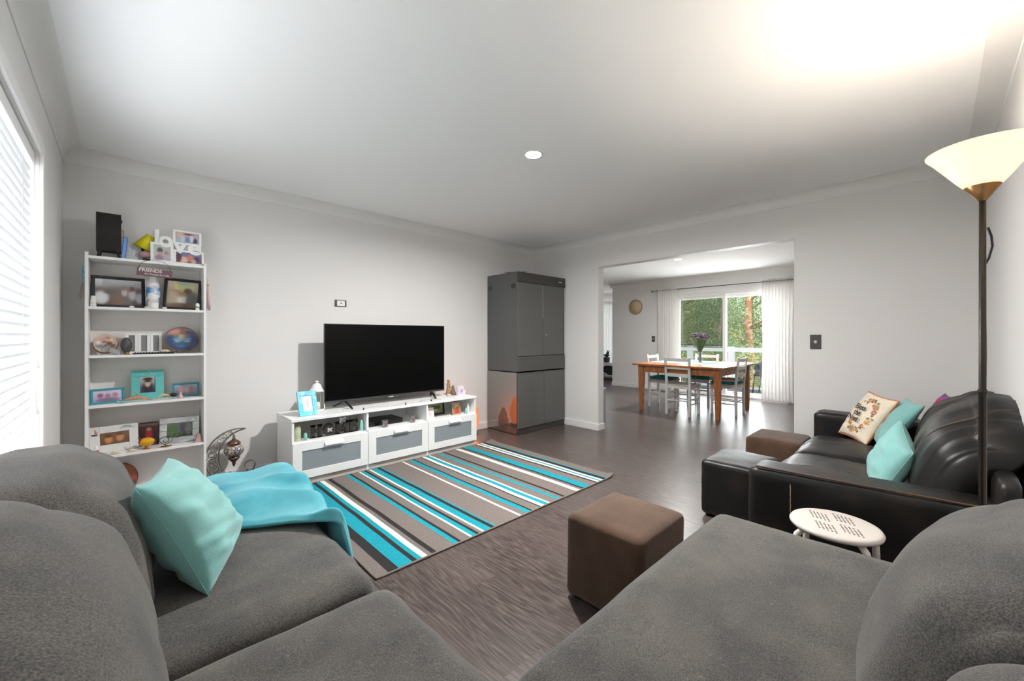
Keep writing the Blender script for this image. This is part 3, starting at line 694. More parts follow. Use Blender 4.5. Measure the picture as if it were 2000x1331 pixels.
spots = [(a_ * .1, 0) for a_ in ()]
ring = []
for k in range(15):
    a = math.radians(-160+k*20); ring.append((.10+.62*math.cos(a)*(.75 if math.cos(a) < 0 else .95), .02+.68*math.sin(a)))
bs = {'rust': MB(), 'gold': MB(), 'sage': MB()}
for k, (u, v) in enumerate(ring):
    if u < -.3 and abs(v) < .45: continue
    key = ('rust', 'gold', 'sage')[k % 3]; on_cushion(bs[key], u, v, .021 if key != 'sage' else .030, 6 if key != 'sage' else 3, k)
    on_cushion(bs[('sage', 'rust', 'gold')[k % 3]], u+rnd.uniform(-.12, .12), v+rnd.uniform(-.12, .12), .016, 3, k*2)
for k in bs: bs[k].build('floral_embroidery', {'rust': M_rust, 'gold': M_gold, 'sage': M_sage}[k], ct)
o0 = cpt(-.15, .0); ux = (cpt(.1, 0)-cpt(-.4, 0)).normalized(); vx = (cpt(-.15, .25)-cpt(-.15, -.25)); vx = (vx-ux*vx.dot(ux)).normalized()
wn_ = ux.cross(vx)
for k, s in enumerate(('Bless', 'the', 'Nest')):
    Mx = Matrix((ux, vx, wn_)).transposed().to_4x4(); p = cpt(-.10+.05*(k == 1), .27-.25*k)+cn*.007; Mx.translation = p
    lettering('embroidered_words', s, .058, M_ink, ct, LMc @ Mx, .0008, .0006)
pillow('scatter_cushion', [(3.87, .32, .45), (3.50, .24, .44), (3.585, .04, .735), (3.86, .13, .745)], .11, M_teal, 'aqua cotton cushion standing behind the cream embroidered cushion on the black sofa', seed=11, wr=.006)
pillow('scatter_cushion', [(2.86, .24, .44), (2.50, .17, .43), (2.60, .065, .63), (2.84, .115, .745)], .13, M_teal, 'small aqua cushion slumped behind the near arm of the black sofa', seed=17, wr=.007)
o, _, _ = pillow('patterned_cushion', [(3.93, .05, .56), (3.62, -.02, .56), (3.66, -.09, .79), (3.92, -.05, .79)], .08, mat('patterned_cloth', (60, 110, 160), .9, var=(18, (214, 40, 96), .48, .52)), 'small pink and blue patterned cushion mostly hidden at the back of the black sofa', seed=23)
# ================================================================ torchiere floor lamp
lx, ly = 2.0, -.108
t = thing('floor_lamp', 'bronze torchiere floor lamp with a glowing frosted bowl between the two sofas', 'floor lamp', (lx, ly, 0))
M_bronze = mat('bronze_paint', (146, 108, 64), .35, .6)
M_dark = mat('dark_bronze', (54, 46, 40), .4, .5)
b = MB(); b.lathe([(.115, 0), (.118, .008), (.105, .018), (.03, .028), (.016, .05)], (lx, ly, 0), 32); b.build('base', M_dark, t)
b = MB(); b.lathe([(.0095, .04), (.0095, .98), (.0118, .985), (.0118, .992), (.0088, .998), (.0080, 1.61)], (lx, ly, 0), 18); b.build('pole', M_dark, t)
b = MB(); b.lathe([(.009, 1.605), (.011, 1.608), (.042, 1.652), (.040, 1.654), (.009, 1.612)], (lx, ly, 0), 28); b.build('socket_cup', M_bronze, t)
b = MB(); prof = [(.0365, 1.646), (.06, 1.676), (.095, 1.726), (.128, 1.772), (.131, 1.774), (.129, 1.770)]
b.lathe(prof+[(.093, 1.729), (.058, 1.680), (.034, 1.650)], (lx, ly, 0), 48); b.build('shade', M_shade, t)
b = MB(); b.ball((lx, ly, 1.672), .018, .018, .024, 8); b.build('bulb', mat('bulb_glow', (255, 240, 210), .5, emit=((255, 232, 190), 30)), t)
b = MB(); b.tube([(lx+.014, ly-.012, 1.52), (lx+.02, ly-.02, 1.49), (lx+.022, ly-.022, 1.46), (lx+.014, ly-.014, 1.42)]+[(lx+.0125, ly-.006+.001*math.sin(i), 1.4-.06*i) for i in range(23)], .0035, 6); b.build('cord', M_black, t)
light('lamp_light', 'POINT', (lx, ly, 1.715), 13, (1.0, .91, .80), shadow_soft_size=.018)
# ================================================================ media unit
t = thing('media_unit', 'long white media unit with three glass-fronted drawers under the television', 'tv unit', (1.82, 3.62, 0))
ux0, ux1, uy0, uy1, ut = .922, 2.722, 3.41, 3.83, .525
b = MB(); b.box(ux0-.004, ux1+.004, uy0-.012, uy1, ut-.022, ut, .002); b.build('top_panel', M_white, t)
b = MB()
for x in (ux0, 1.514, 2.114, ux1-.018): b.box(x, x+.018, uy0, uy1, .0, ut-.022, .001)
b.box(ux0+.018, ux1-.018, uy0, uy1-.01, .325, .343); b.box(ux0, ux1, uy1-.01, uy1-.004, .03, ut-.022); b.box(ux0+.018, ux1-.018, uy0+.012, uy1-.01, .045, .06)
b.build('body', M_white, t)
b = MB(); b.box(ux0+.019, 1.513, uy0+.004, uy0+.016, 0, .044); b.box(1.533, 2.113, uy0+.004, uy0+.016, 0, .044); b.box(2.133, ux1-.019, uy0+.004, uy0+.016, 0, .044); b.build('plinth', mat('plinth', (206, 198, 190), .6), t)
M_frost = mat('frosted_glass', (142, 148, 152), .32, spec=.5)
for i, (a, c_) in enumerate(((ux0+.002, 1.522), (1.526, 2.122), (2.126, ux1-.002))):
    y = uy0-.018
    b = MB(); b.box(a, a+.068, y, uy0-.001, .056, .337, .001); b.box(c_-.068, c_, y, uy0-.001, .056, .337, .001); b.box(a+.068, c_-.068, y, uy0-.001, .056, .118, .001); b.box(a+.068, c_-.068, y, uy0-.001, .272, .337, .001)
    dr = b.build('drawer', M_white, t)
    b = MB(); b.box(a+.068, c_-.068, y+.006, y+.010, .118, .272); b.build('glass_insert', M_frost, dr)
    xm = (a+c_)/2+.01
    b = MB(); b.prism([(y-.001, .312), (y-.028, .292), (y-.028, .296), (y-.006, .316), (y-.001, .316)], xm-.075, xm+.075, 'x'); b.build('handle', M_whitem, dr)
# ---------------------------------------------------------------- television
t = thing('television', 'large black flat-screen television on splayed legs on top of the media unit', 'television', (1.86, 3.66, ut))
tx0, tx1, tz0, tz1, ty = 1.243, 2.476, .585, 1.277, 3.64
b = MB(); b.box(tx0, tx1, ty, ty+.028, tz0, tz1, .003); b.box(tx0+.25, tx1-.25, ty+.028, ty+.07, tz0+.03, tz0+.4, .012); b.build('housing', M_black, t)
b = MB(); b.box(tx0+.006, tx1-.006, ty-.002, ty, tz0+.018, tz1-.006); b.build('screen', M_screen, t)
b = MB(); b.box(tx0+.004, tx1-.004, ty-.003, ty+.001, tz0+.002, tz0+.016); b.build('bottom_bezel', mat('gunmetal', (84, 86, 90), .35, .6), t)
b = MB(); b.box(1.835, 1.885, ty-.004, ty-.002, tz0-.006, tz0+.002); bz = b.build('badge', mat('badge_grey', (190, 192, 196), .4), t)
for x, s in ((1.42, -1), (2.32, 1)):
    b = MB(); b.beam((x, ty+.015, tz0+.005), (x-s*.02, ty-.105, ut+.006), .018, .008, .001); b.beam((x, ty+.015, tz0+.005), (x+s*.06, ty+.12, ut+.006), .018, .008, .001)
    b.tube([(x-s*.02, ty-.11, ut+.007), (x-s*.02, ty-.095, ut+.007)], .007, 8); b.build('stand_leg', M_black, t)
# string lights lying on the unit
t = thing('string_lights', 'string of tiny clear lights lying along the top of the media unit', 'string lights', (1.9, 3.46, ut))
pts = [(1.30+.056*i, 3.475+.03*math.sin(i*1.3)+.02*math.sin(i*.5), ut+.003+.002*(i % 2)) for i in range(19)]
b = MB(); b.tube(pts, .0012, 4); b.build('wire', M_silver, t)
for i, p in enumerate(pts):
    if i % 2 == 0: b = MB(); b.ball((p[0], p[1]+.006, ut+.008), .006, n=5); b.build('bulb', mat('clear_bulb', (238, 238, 236), .2), t)
for (x, y) in ((1.50, 3.44), (1.90, 3.43), (2.18, 3.43)):
    b = MB(); b.lathe([(.006, 0), (.008, .003), (.004, .012), (.006, .017), (1e-6, .02)], (x, y, ut), 8)
    tag(b.build('cable_clip', M_black), {1.50: 'tiny black clip on the media unit top nearest the left television leg', 1.90: 'tiny black clip on the media unit top below the middle of the television', 2.18: 'tiny black clip on the media unit top near the right television leg'}[x], 'clip')
# ---------------------------------------------------------------- things on and in the unit
def blob(u, v, ru, rv, *c): return (u, v, ru, rv, c)
M_aqua = mat('aqua_paint', (110, 205, 225), .5, var=(14, (196, 232, 236), .45, .62))
picture('photo_frame', 'distressed aqua photo frame on the left end of the media unit', 'picture frame', (1.075, 3.50, ut), 8, .15, .20, .036, M_aqua, ((210, 225, 232), (225, 232, 238)), [blob(.5, .5, .3, .36, 236, 214, 218)], tilt=17, d=.016)
t = thing('candle_lantern', 'small white metal candle lantern behind the aqua frame', 'lantern', (1.20, 3.70, ut))
b = MB(); b.box(1.15, 1.25, 3.65, 3.75, ut, ut+.012, .002)
for x in (1.154, 1.246):
    for y in (3.654, 3.746): b.box(x-.004, x+.004, y-.004, y+.004, ut, ut+.165)
b.box(1.15, 1.25, 3.65, 3.75, ut+.16, ut+.168, .002); b.build('cage', M_whitem, t)
b = MB(); b.lathe([(.068, .166), (.066, .172), (.052, .182), (.042, .205), (.030, .226), (.012, .236), (.012, .242), (.018, .246), (.010, .256), (1e-6, .258)], (1.20, 3.70, ut), 4*6); b.build('roof', M_whitem, t)
b = MB(); b.lathe([(.025, 0), (.025, .06), (1e-6, .062)], (1.20, 3.70, ut+.012), 14); b.build('candle', M_cream, t)
# figurines right of the television
t = thing('couple_figurine', 'carved wooden figurine of two embracing figures beside the television', 'figurine', (2.56, 3.66, ut))
M_wood = mat('carved_wood', (170, 132, 96), .7, bump=(120, .3)); M_dkw = mat('dark_carving', (120, 100, 84), .7)
b = MB(); b.lathe([(.026, 0), (.030, .01), (.022, .06), (.017, .10), (.022, .12), (.010, .138)], (2.55, 3.67, ut), 14); b.ball((2.55, 3.668, ut+.152), .015, .016, .018, 8); b.build('tall_figure', M_wood, t)
b = MB(); b.lathe([(.032, 0), (.030, .02), (.020, .06), (.016, .075), (.008, .082)], (2.585, 3.63, ut), 14); b.ball((2.583, 3.63, ut+.093), .013, .014, .015, 8); b.tube([(2.575, 3.62, ut+.07), (2.555, 3.65, ut+.09), (2.55, 3.66, ut+.11)], .006, 6); b.build('small_figure', M_dkw, t)
t = thing('keepsake_plaque', 'small arched pastel keepsake plaque at the right end of the media unit', 'ornament', (2.63, 3.55, ut))
b = MB(); poly = [(2.59, ut), (2.67, ut), (2.67, ut+.075)]+[(2.63+.04*math.cos(a), ut+.075+.032*math.sin(a)) for a in [PI*k/10 for k in range(1, 10)]]+[(2.59, ut+.075)]
b.prism(poly, 3.545, 3.575); b.build('block', mat('pastel_block', (222, 214, 228), .4), t)
photo('print', t, .06, .07, T(0, -.0065, .045), ((196, 208, 236), (225, 215, 230)), [blob(.6, .55, .25, .25, 226, 140, 176)])
t = thing('candle_jar', 'small white candle jar at the right end of the media unit', 'candle', (2.695, 3.58, ut))
b = MB(); b.lathe([(.028, 0), (.034, .01), (.034, .048), (.026, .054), (.022, .054), (.022, .045), (1e-6, .045)], (2.694, 3.60, ut), 18); b.build('jar', mat('blush_white', (234, 224, 222), .4), t)
b = MB(); b.tube([(2.694+.024*math.cos(a), 3.60+.024*math.sin(a), ut+.056) for a in [2*PI*k/16 for k in range(16)]], .0025, 5, True); b.build('rim', M_silver, t)
b = MB(); b.rbox(2.48, 2.53, 3.58, 3.61, ut, ut+.022, .008, 5); tag(b.build('trinket_dish', mat('pale_dish', (206, 190, 184), .5)), 'small pale trinket beside the right television leg', 'ornament')
# HOME word sign in the left bay
zc = .343
t = thing('word_sign', 'black HOME letter sign with two silver butterflies in the left bay of the media unit', 'sign', (1.27, 3.47, zc))
M_dkwood = mat('black_wood', (44, 38, 34), .6, bump=(80, .2))
b = MB(); bx0, hh = 1.075, .105; y0, y1 = 3.462, 3.482
def bar(x0, x1, z0, z1): b.box(x0, x1, y0, y1, zc+z0, zc+z1, .001)
X = bx0
for q in (X+.008, X+.060): bar(q, q+.024, 0, hh); bar(q-.007, q+.031, 0, .014); bar(q-.007, q+.031, hh-.014, hh)
bar(X+.02, X+.07, .045, .06)
X = bx0+.10; n = 20
b.prism([(X+.042+.042*math.cos(2*PI*k/n), zc+hh/2+hh/2*math.sin(2*PI*k/n)) for k in range(n)]+[], y0, y1) if 0 else None
vs = []; 
for k in range(n):
    a = 2*PI*k/n
    for (ra, rb, yy) in ((.044, hh/2, y0), (.019, hh/2-.020, y0), (.044, hh/2, y1), (.019, hh/2-.020, y1)): vs.append((X+.044+ra*math.cos(a), yy, zc+hh/2+rb*math.sin(a)))
fs = []
for k in range(n):
    a4, b4 = 4*k, 4*((k+1) % n); fs += [(a4, b4, b4+1, a4+1), (a4+2, a4+3, b4+3, b4+2), (a4, a4+2, b4+2, b4), (a4+1, b4+1, b4+3, a4+3)]
b._add(vs, fs, False)
X = bx0+.195
for q in (X+.006, X+.082): bar(q, q+.022, 0, hh); bar(q-.006, q+.028, 0, .014); bar(q-.006, q+.028, hh-.014, hh)
b.beam((X+.018, (y0+y1)/2, zc+hh), (X+.054, (y0+y1)/2, zc+.02), .018, .019, 0, (0, 1, 0)); b.beam((X+.090, (y0+y1)/2, zc+hh), (X+.054, (y0+y1)/2, zc+.02), .018, .019, 0, (0, 1, 0))
X = bx0+.315
bar(X, X+.026, 0, hh); bar(X-.006, X+.07, 0, .016); bar(X-.006, X+.07, hh-.014, hh); bar(X+.02, X+.05, .045, .06); bar(X+.058, X+.07, 0, .03); bar(X+.058, X+.07, hh-.03, hh)
bar(bx0, bx0+.385, -.0, .006)
b.build('letters', M_dkwood, t)
def butterfly(c, s, m, par):
    b = MB()
    for sx in (-1, 1):
        for (ang, L, W) in ((50, 1.0, .55), (-25, .7, .45)):
            a = math.radians(ang); d = V((sx*math.cos(a), -.15, math.sin(a))); u = V((-sx*math.sin(a), 0, math.cos(a)))
            p = V(c); b._add([p, p+d*s*.5+u*s*W*.5, p+d*s*L, p+d*s*.6-u*s*W*.5], [(0, 1, 2, 3)], False)
    b.tube([(c[0], c[1]-.002, c[2]-s*.4), (c[0], c[1]-.002, c[2]+s*.4)], s*.06, 6); return b.build('butterfly', m, par)
M_pearl = mat('pearl_silver', (214, 208, 206), .35, .3)
butterfly((1.325, y0-.004, zc+.112), .042, M_pearl, t); butterfly((1.222, y0-.004, zc+.045), .030, M_pearl, t)
def bottle(name, label, cat, x, y, z, prof, m, capm=None, cap=None, group=None, n=16):
    t = thing(name, label, cat, (x, y, z), 0, group); b = MB(); b.lathe(prof, (x, y, z), n); b.build('body', m, t)
    if cap: b = MB(); b.lathe(cap, (x, y, z), n); b.build('top', capm, t)
    return t
M_sage2 = mat('layered_sand', (206, 196, 160), .6, var=(30, (150, 190, 165), .45, .6), stretch=(.1, .1, 3)); M_mint = mat('mint_wax', (150, 206, 196), .5); M_cork = mat('cork', (170, 130, 90), .8)
bottle('sand_jar', 'tall jar of green and cream layered sand at the left of the HOME sign', 'jar', .975, 3.46, zc, [(.024, 0), (.026, .005), (.026, .10), (.020, .112), (.020, .12)], M_sage2, M_cork, [(.018, .118), (.018, .13), (1e-6, .13)])
bottle('candle_bottle', 'tiny mint green candle standing left of the HOME sign', 'candle', 1.032, 3.45, zc, [(.013, 0), (.013, .04), (.009, .05), (.008, .056), (1e-6, .057)], M_mint)
bottle('candle_bottle', 'mint green candle by the divider right of the HOME sign', 'candle', 1.490, 3.46, zc, [(.013, 0), (.016, .01), (.016, .06), (.010, .075), (.009, .085), (1e-6, .086)], M_mint, M_whitem, [(.007, .084), (.007, .094), (1e-6, .094)])
M_pressed = pane_glass('pressed_glass', (226, 222, 224), .3)
# media player and cups
t = thing('media_player', 'slim black disc player in the middle bay of the media unit', 'media player', (1.74, 3.60, zc))
b = MB(); b.box(1.545, 1.92, 3.52, 3.75, zc+.004, zc+.045, .003); b.build('case', M_black, t)
b = MB(); b.box(1.56, 1.80, 3.518, 3.52, zc+.012, zc+.030); b.build('front_panel', mat('glossy_black', (12, 12, 13), .1), t)
for x, y, lb in ((1.70, 3.44, 'clear beaded glass candle cup at the front of the black disc player'), (1.985, 3.45, 'clear beaded glass candle cup right of the black disc player')):
    t = thing('glass_candle_cup', lb, 'candle holder', (x, y, zc), 0, 'glass cups in the media unit')
    b = MB(); n = 24
    b.lathe([(.022, 0), (.026, .01), (.023, .03), (.031, .062), (.029, .062), (.020, .03), (.021, .014), (1e-6, .012)], (x, y, zc), 24)
    for v in b.bm.verts:
        a = math.atan2(v.co.y-y, v.co.x-x); k = 1+.06*math.sin(a*8); v.co.x = x+(v.co.x-x)*k; v.co.y = y+(v.co.y-y)*k
    b.build('glass', M_pressed, t)
    b = MB(); b.lathe([(.019, .013), (.019, .028), (1e-6, .028)], (x, y, zc), 16); b.build('wax', mat('pink_wax', (206, 110, 116), .5), t)
M_oak = mat('pale_oak', (190, 160, 130), .6)
picture('photo_frame', 'small white frame at the left of the right bay in the media unit', 'picture frame', (2.185, 3.445, zc), 6, .085, .115, .010, M_whitem, ((222, 220, 216), (235, 233, 230)), [blob(.5, .5, .3, .3, 214, 206, 204)], tilt=10)
picture('photo_frame', 'black framed green word picture in the right bay of the media unit', 'picture frame', (2.345, 3.60, zc), 0, .21, .145, .018, M_black, ((132, 140, 96), (150, 158, 110)), [blob(.45, .3, .3, .1, 210, 205, 170)], tilt=6)
o = [q for q in COL.objects if q.name.startswith('photo_frame')][-1]
lettering('printed_words', 'any', .075, mat('print_black', (30, 30, 28), .5), o, R('X', -6) @ T(.0, -.004, .085) @ R('X', 90), .0005, .0005)
picture('photo_frame', 'small pale oak frame with a warm photo in the right bay of the media unit', 'picture frame', (2.515, 3.47, zc), -6, .10, .125, .009, M_oak, ((196, 100, 76), (200, 160, 140)), [blob(.5, .75, .3, .22, 214, 190, 170), blob(.6, .3, .3, .3, 178, 84, 62)], tilt=7)
bottle('candle_bottle', 'short mint green candle at the right end of the right bay', 'candle', 2.625, 3.45, zc, [(.014, 0), (.017, .01), (.014, .04), (.008, .05), (.006, .06), (1e-6, .061)], M_mint)
bottle('glass_bottle', 'slim white bottle at the right end of the right bay', 'bottle', 2.665, 3.47, zc, [(.012, 0), (.013, .01), (.013, .075), (.008, .09), (.007, .1), (1e-6, .101)], M_whitem)
# ---------------------------------------------------------------- salt lamp
t = thing('salt_lamp', 'glowing orange salt lamp on the floor between the media unit and the grey cabinet', 'salt lamp', (2.965, 3.78, 0))
b = MB(); b.lathe([(.062, 0), (.064, .012), (.052, .03), (1e-6, .03)], (2.965, 3.78, 0), 20); b.build('wooden_base', mat('lamp_wood', (96, 50, 30), .5), t)
b = MB(); b.ball((2.965, 3.78, .195), .076, .074, .175, 14)
for v in b.bm.verts: v.co += (v.co-V((2.965, 3.78, .19)))*.16*noise.noise(v.co*14)
b.build('salt_crystal', mat('salt_crystal', (230, 110, 50), .6, bump=(30, .4), emit=((255, 132, 62), .42)), t)
light('salt_lamp_light', 'POINT', (2.88, 3.66, .12), .8, (1.0, .32, .08), shadow_soft_size=.06)
# ---------------------------------------------------------------- grey cabinet
t = thing('grey_cabinet', 'tall two-tier glossy grey cabinet in the far corner of the room', 'cabinet', (3.76, 3.65, 0))
M_cg = mat('cabinet_grey', (92, 93, 91), .28, spec=.5); M_cs = mat('cabinet_side', (84, 85, 84), .35, .1); M_cd = mat('cabinet_edge', (62, 59, 56), .35); M_mirror = mat('smoked_acrylic', (150, 148, 146), .05, .85)
gx0, gx1, gy0, gy1 = 3.322, 4.20, 3.385, 3.925
b = MB(); b.box(gx0+.004, gx1, gy0+.004, gy1, .745, 1.93, .002); b.build('upper_body', M_cs, t)
b = MB(); b.box(gx0+.006, gx1, gy0+.006, gy1, .0, .735, .002); b.build('lower_body', M_cd, t)
b = MB(); b.box(gx0, gx0+.006, gy0+.008, gy1-.002, .012, .733); b.build('mirrored_side_panel', M_mirror, t, label='reflective smoked side panel')
b = MB(); b.box(gx0, gx1, gy0-.012, gy0+.004, 1.812, 1.93, .002); b.build('top_fascia', M_cd, t)
for i, (a, c_) in enumerate(((gx0+.006, 3.752), (3.762, 4.165))):
    b = MB(); b.box(a, c_, gy0-.016, gy0+.002, .932, 1.806, .002); dr = b.build('door', M_cg, t)
    if i:
        b = MB(); b.lathe([(.012, 0), (.012, .012), (.008, .016)], (0, 0, 0), 12, M=T(3.80, gy0-.016, 1.185) @ R('X', 90)); b.box(3.80, 3.83, gy0-.030, gy0-.024, 1.179, 1.191, .002); b.build('latch', M_silver, dr)
b = MB(); b.box(3.753, 3.759, gy0-.017, gy0, 1.39, 1.80); b.build('seal_strip', mat('pale_strip', (150, 152, 150), .5), t)
b = MB(); b.box(gx0+.004, 4.185, gy0-.018, gy0+.002, .752, .925, .002); b.build('control_fascia', mat('fascia_grey', (84, 84, 82), .5), t)
for (a, c_) in ((gx0+.006, 3.778), (3.784, 4.185)):
    b = MB(); b.box(a, c_, gy0-.014, gy0+.002, .075, .728, .002); b.build('door', M_cg, t)
b = MB(); b.box(gx0+.01, 4.19, gy0-.004, gy0+.003, 0, .07); b.build('kick_board', M_cd, t)
b = MB(); b.box(4.07, 4.13, gy0-.014, gy0-.012, 1.862, 1.876); b.build('maker_plate', mat('pale_badge', (190, 190, 190), .4), t)
for y in (3.865, 3.445):
    b = MB()
    for k in range(5):
        a0 = k*1.3; rr = .030-.004*(k % 2)
        b.tube([(gx0-.002, y+rr*math.cos(a0+q*.22), 1.766+rr*math.sin(a0+q*.22)) for q in range(5)], .004, 5)
    b.tube([(gx0-.002, y-.012, 1.755), (gx0-.002, y+.006, 1.772), (gx0-.002, y-.006, 1.782)], .004, 5); b.build('vent_grille', M_black, t)
b = MB(); b.beam((3.335, 3.62, 1.944), (3.50, 3.40, 1.944), .035, .003); b.beam((3.36, 3.585, 1.93), (3.36, 3.585, 1.944), .008, .008); b.beam((3.47, 3.44, 1.93), (3.47, 3.44, 1.944), .008, .008); tag(b.build('metal_sheet', mat('dull_steel', (96, 92, 88), .4, .7)), 'thin metal bracket sheet lying on top of the grey cabinet', 'metal sheet')
# ---------------------------------------------------------------- wall fittings
t = thing('wall_socket', 'dark framed wall plate with a white centre above the television', 'wall plate', (1.49, YA, 1.483))
b = MB(); b.box(1.436, 1.546, YA-.008, YA, 1.450, 1.515, .003); b.build('surround', mat('charcoal_plastic', (70, 68, 66), .4), t)
b = MB(); b.box(1.456, 1.530, YA-.011, YA-.008, 1.457, 1.508, .002); b.build('plate', M_whitem, t)
b = MB(); b.lathe([(.006, 0), (.006, .004), (1e-6, .004)], (0, 0, 0), 10, M=T(1.493, YA-.011, 1.483) @ R('X', 90)); b.build('connector', M_black, t)
def switch(name, label, x, y, z, w_, h_):
    t = thing(name, label, 'light switch', (x, y, z)); b = MB(); b.box(x-.009, x, y-w_/2, y+w_/2, z-h_/2, z+h_/2, .003); b.build('plate', mat('charcoal_plastic', (70, 68, 66), .4), t)
    b = MB(); b.box(x-.012, x-.009, y-.010, y+.010, z-.012, z+.012, .002); b.build('rocker', mat('switch_white', (206, 206, 206), .4), t)
switch('light_switch', 'dark grey light switch plate on the wall right of the dining opening', XB, .694, 1.12, .075, .12)
switch('light_switch', 'small dark light switch on the dining room wall left of the curtain', XD, 4.263, 1.109, .075, .125)
def downlight(x, y, label, e, r=.045, glow=40):
    t = thing('recessed_downlight', label, 'downlight', (x, y, H))
    b = MB(); b.lathe([(r, -.001), (r+.012, -.004), (r+.014, 0), (r, 0)], (x, y, H), 28); b.build('trim_ring', M_whitem, t)
    b = MB(); b.lathe([(r, -.003), (1e-6, -.003)], (x, y, H), 28); b.build('diffuser', mat('downlight_glow', (255, 255, 255), .5, emit=((255, 250, 244), glow)), t)
    light('downlight_lamp', 'AREA', (x, y, H-.012), e, (1, .985, .965), (0, 0, 0), shape='DISK', size=r*1.6, spread=math.radians(170))
downlight(2.0, 1.88, 'glowing recessed downlight in the middle of the living room ceiling', 38, .052)
downlight(6.397, 2.843, 'small glowing recessed downlight in the dining room ceiling above the table', 22, .05)
# ================================================================ bookcase
BX0, BX1, BY0, BY1 = -.185, .428, 3.68, 3.925
SH = [.075, .395, .725, 1.045, 1.357, 1.680]
t = thing('bookcase', 'narrow white open bookcase against the back wall beside the window', 'bookcase', (.12, 3.8, 0))
b = MB(); b.box(BX0, BX0+.016, BY0, BY1, 0, 1.70, .001); b.build('side_panel', M_white, t)
b = MB(); b.box(BX1-.016, BX1, BY0, BY1, 0, 1.70, .001); b.build('side_panel', M_white, t)
b = MB(); b.box(BX0, BX1, BY1-.006, BY1, .06, 1.70); b.build('back_panel', mat('back_panel', (238, 234, 231), .6), t)
for z in SH:
    b = MB(); b.box(BX0+.016, BX1-.016, BY0+.002, BY1-.006, z-.017, z, .001); b.build('shelf', M_white, t)
b = MB(); b.box(BX0+.016, BX1-.016, BY0+.01, BY0+.022, 0, .058); b.build('plinth', M_white, t)
Z5, Z4, Z3, Z2, Z1 = SH[5], SH[4], SH[3], SH[2], SH[1]
# --- top
t = thing('miniature_cabinet', 'black metal miniature smoker cabinet on stubby legs on top of the bookcase', 'ornament', (-.08, 3.78, Z5))
b = MB(); b.box(-.137, -.020, 3.72, 3.83, Z5+.045, Z5+.29, .002); b.build('body', M_blackm, t)
b = MB(); b.box(-.135, -.022, 3.715, 3.72, Z5+.05, Z5+.286, .001); dr = b.build('door', M_blackm, t)
b = MB(); b.tube([(-.020, 3.717, Z5+.19), (-.011, 3.712, Z5+.185), (-.011, 3.712, Z5+.145), (-.020, 3.717, Z5+.14)], .0025, 6); b.build('handle', M_brass, dr)
b = MB(); b.tube([(-.019, 3.716, Z5+.255), (-.019, 3.716, Z5+.235)], .004, 6); b.build('hinge', M_blackm, dr)
for x in (-.13, -.027):
    for y in (3.727, 3.823):
        b = MB(); b.beam((x+.012*(1 if x < -.1 else -1), y, Z5+.047), (x, y, Z5), .012, .012); b.build('leg', M_blackm, t)
t = thing('book', 'thin blue book standing beside the black miniature cabinet on top of the bookcase', 'book', (-.01, 3.77, Z5), 0, rot=(0, math.radians(5), 0))
b = MB(); b.box(-.013, .010, -.045, .085, .0, .145, .001); b.build('cover', mat('blue_cover', (52, 100, 178), .4), t, local=True)
b = MB(); b.box(-.009, .006, -.0455, -.0445, .002, .143); b.build('spine_stripe', mat('light_blue', (120, 160, 214), .5), t, local=True)
t = thing('blank_canvas', 'small pale grey canvas leaning on the blue book on top of the bookcase', 'canvas', (.040, 3.80, Z5), math.radians(14))
b = MB(); b.box(-.045, .042, -.008, .008, 0, .135, .002); b.xf(R('X', -9)); b.build('canvas_front', mat('pale_canvas', (200, 204, 202), .8), t, local=True)
b = MB(); b.beam((0, .08, .001), (0, .012, .09), .02, .003); b.build('easel_back', mat('pale_card', (190, 190, 186), .8), t, local=True)
t = thing('toy_lamp', 'small toppled yellow-shaded lamp behind the love frame on top of the bookcase', 'lamp', (.105, 3.81, Z5))
Mx = T(.105, 3.81, Z5+.145) @ R('Y', 28)
b = MB(); b.lathe([(.050, -.052), (.026, .052), (.024, .052), (.048, -.052)], (0, 0, 0), 24, M=Mx); b.build('lamp_shade', mat('yellow_shade', (218, 206, 20), .6), t)
b = MB(); b.tube([(.083, 3.81, Z5+.10), (.105, 3.81, Z5+.145)], .006, 8); b.tube([(.083, 3.81, Z5+.10), (.09, 3.80, Z5+.07)], .006, 8); b.build('stem', M_blackm, t)
b = MB(); b.ball((.105, 3.79, Z5+.055), .042, .028, .024, 10); b.build('pink_base', mat('shell_pink', (196, 150, 156), .4), t)
b = MB(); b.prism([(.085, Z5), (.150, Z5), (.150, Z5+.018), (.085, Z5+.03)], 3.77, 3.83, 'y'); b.build('foot', M_black, t)
# love frame
t = thing('love_frame', 'white collage frame with cut-out letters spelling love and three photos on top of the bookcase', 'picture frame', (.27, 3.745, Z5), 0)
L = R('X', -6)
def lf(x0, x1, z0, z1, bw, ph):
    b.box(x0, x1, -.006, .006, z0, z0+bw, .001); b.box(x0, x1, -.006, .006, z1-bw, z1, .001); b.box(x0, x0+bw, -.006, .006, z0+bw, z1-bw, .001); b.box(x1-bw, x1, -.006, .006, z0+bw, z1-bw, .001)
b = MB(); lf(-.145, -.022, .005, .145, .016, 0); lf(-.025, .138, .215-.105+.04, .255, .014, 0); lf(-.022, .150, .005, .108, .013, 0); b.box(-.15, .15, -.02, .02, 0, .006, .001)
b.box(.120, .134, -.006, .006, .10, .16)
b.xf(L); b.build('collage_frame', M_white, t, local=True)
for s, x, z, sz in (('l', -.110, .180, .135), ('o', -.064, .168, .15), ('v', .014, .132, .135), ('e', .096, .136, .16)):
    lettering('cut_out_letter', s, sz, M_white, t, L @ T(x, 0, z) @ R('X', 90), .005, .006)
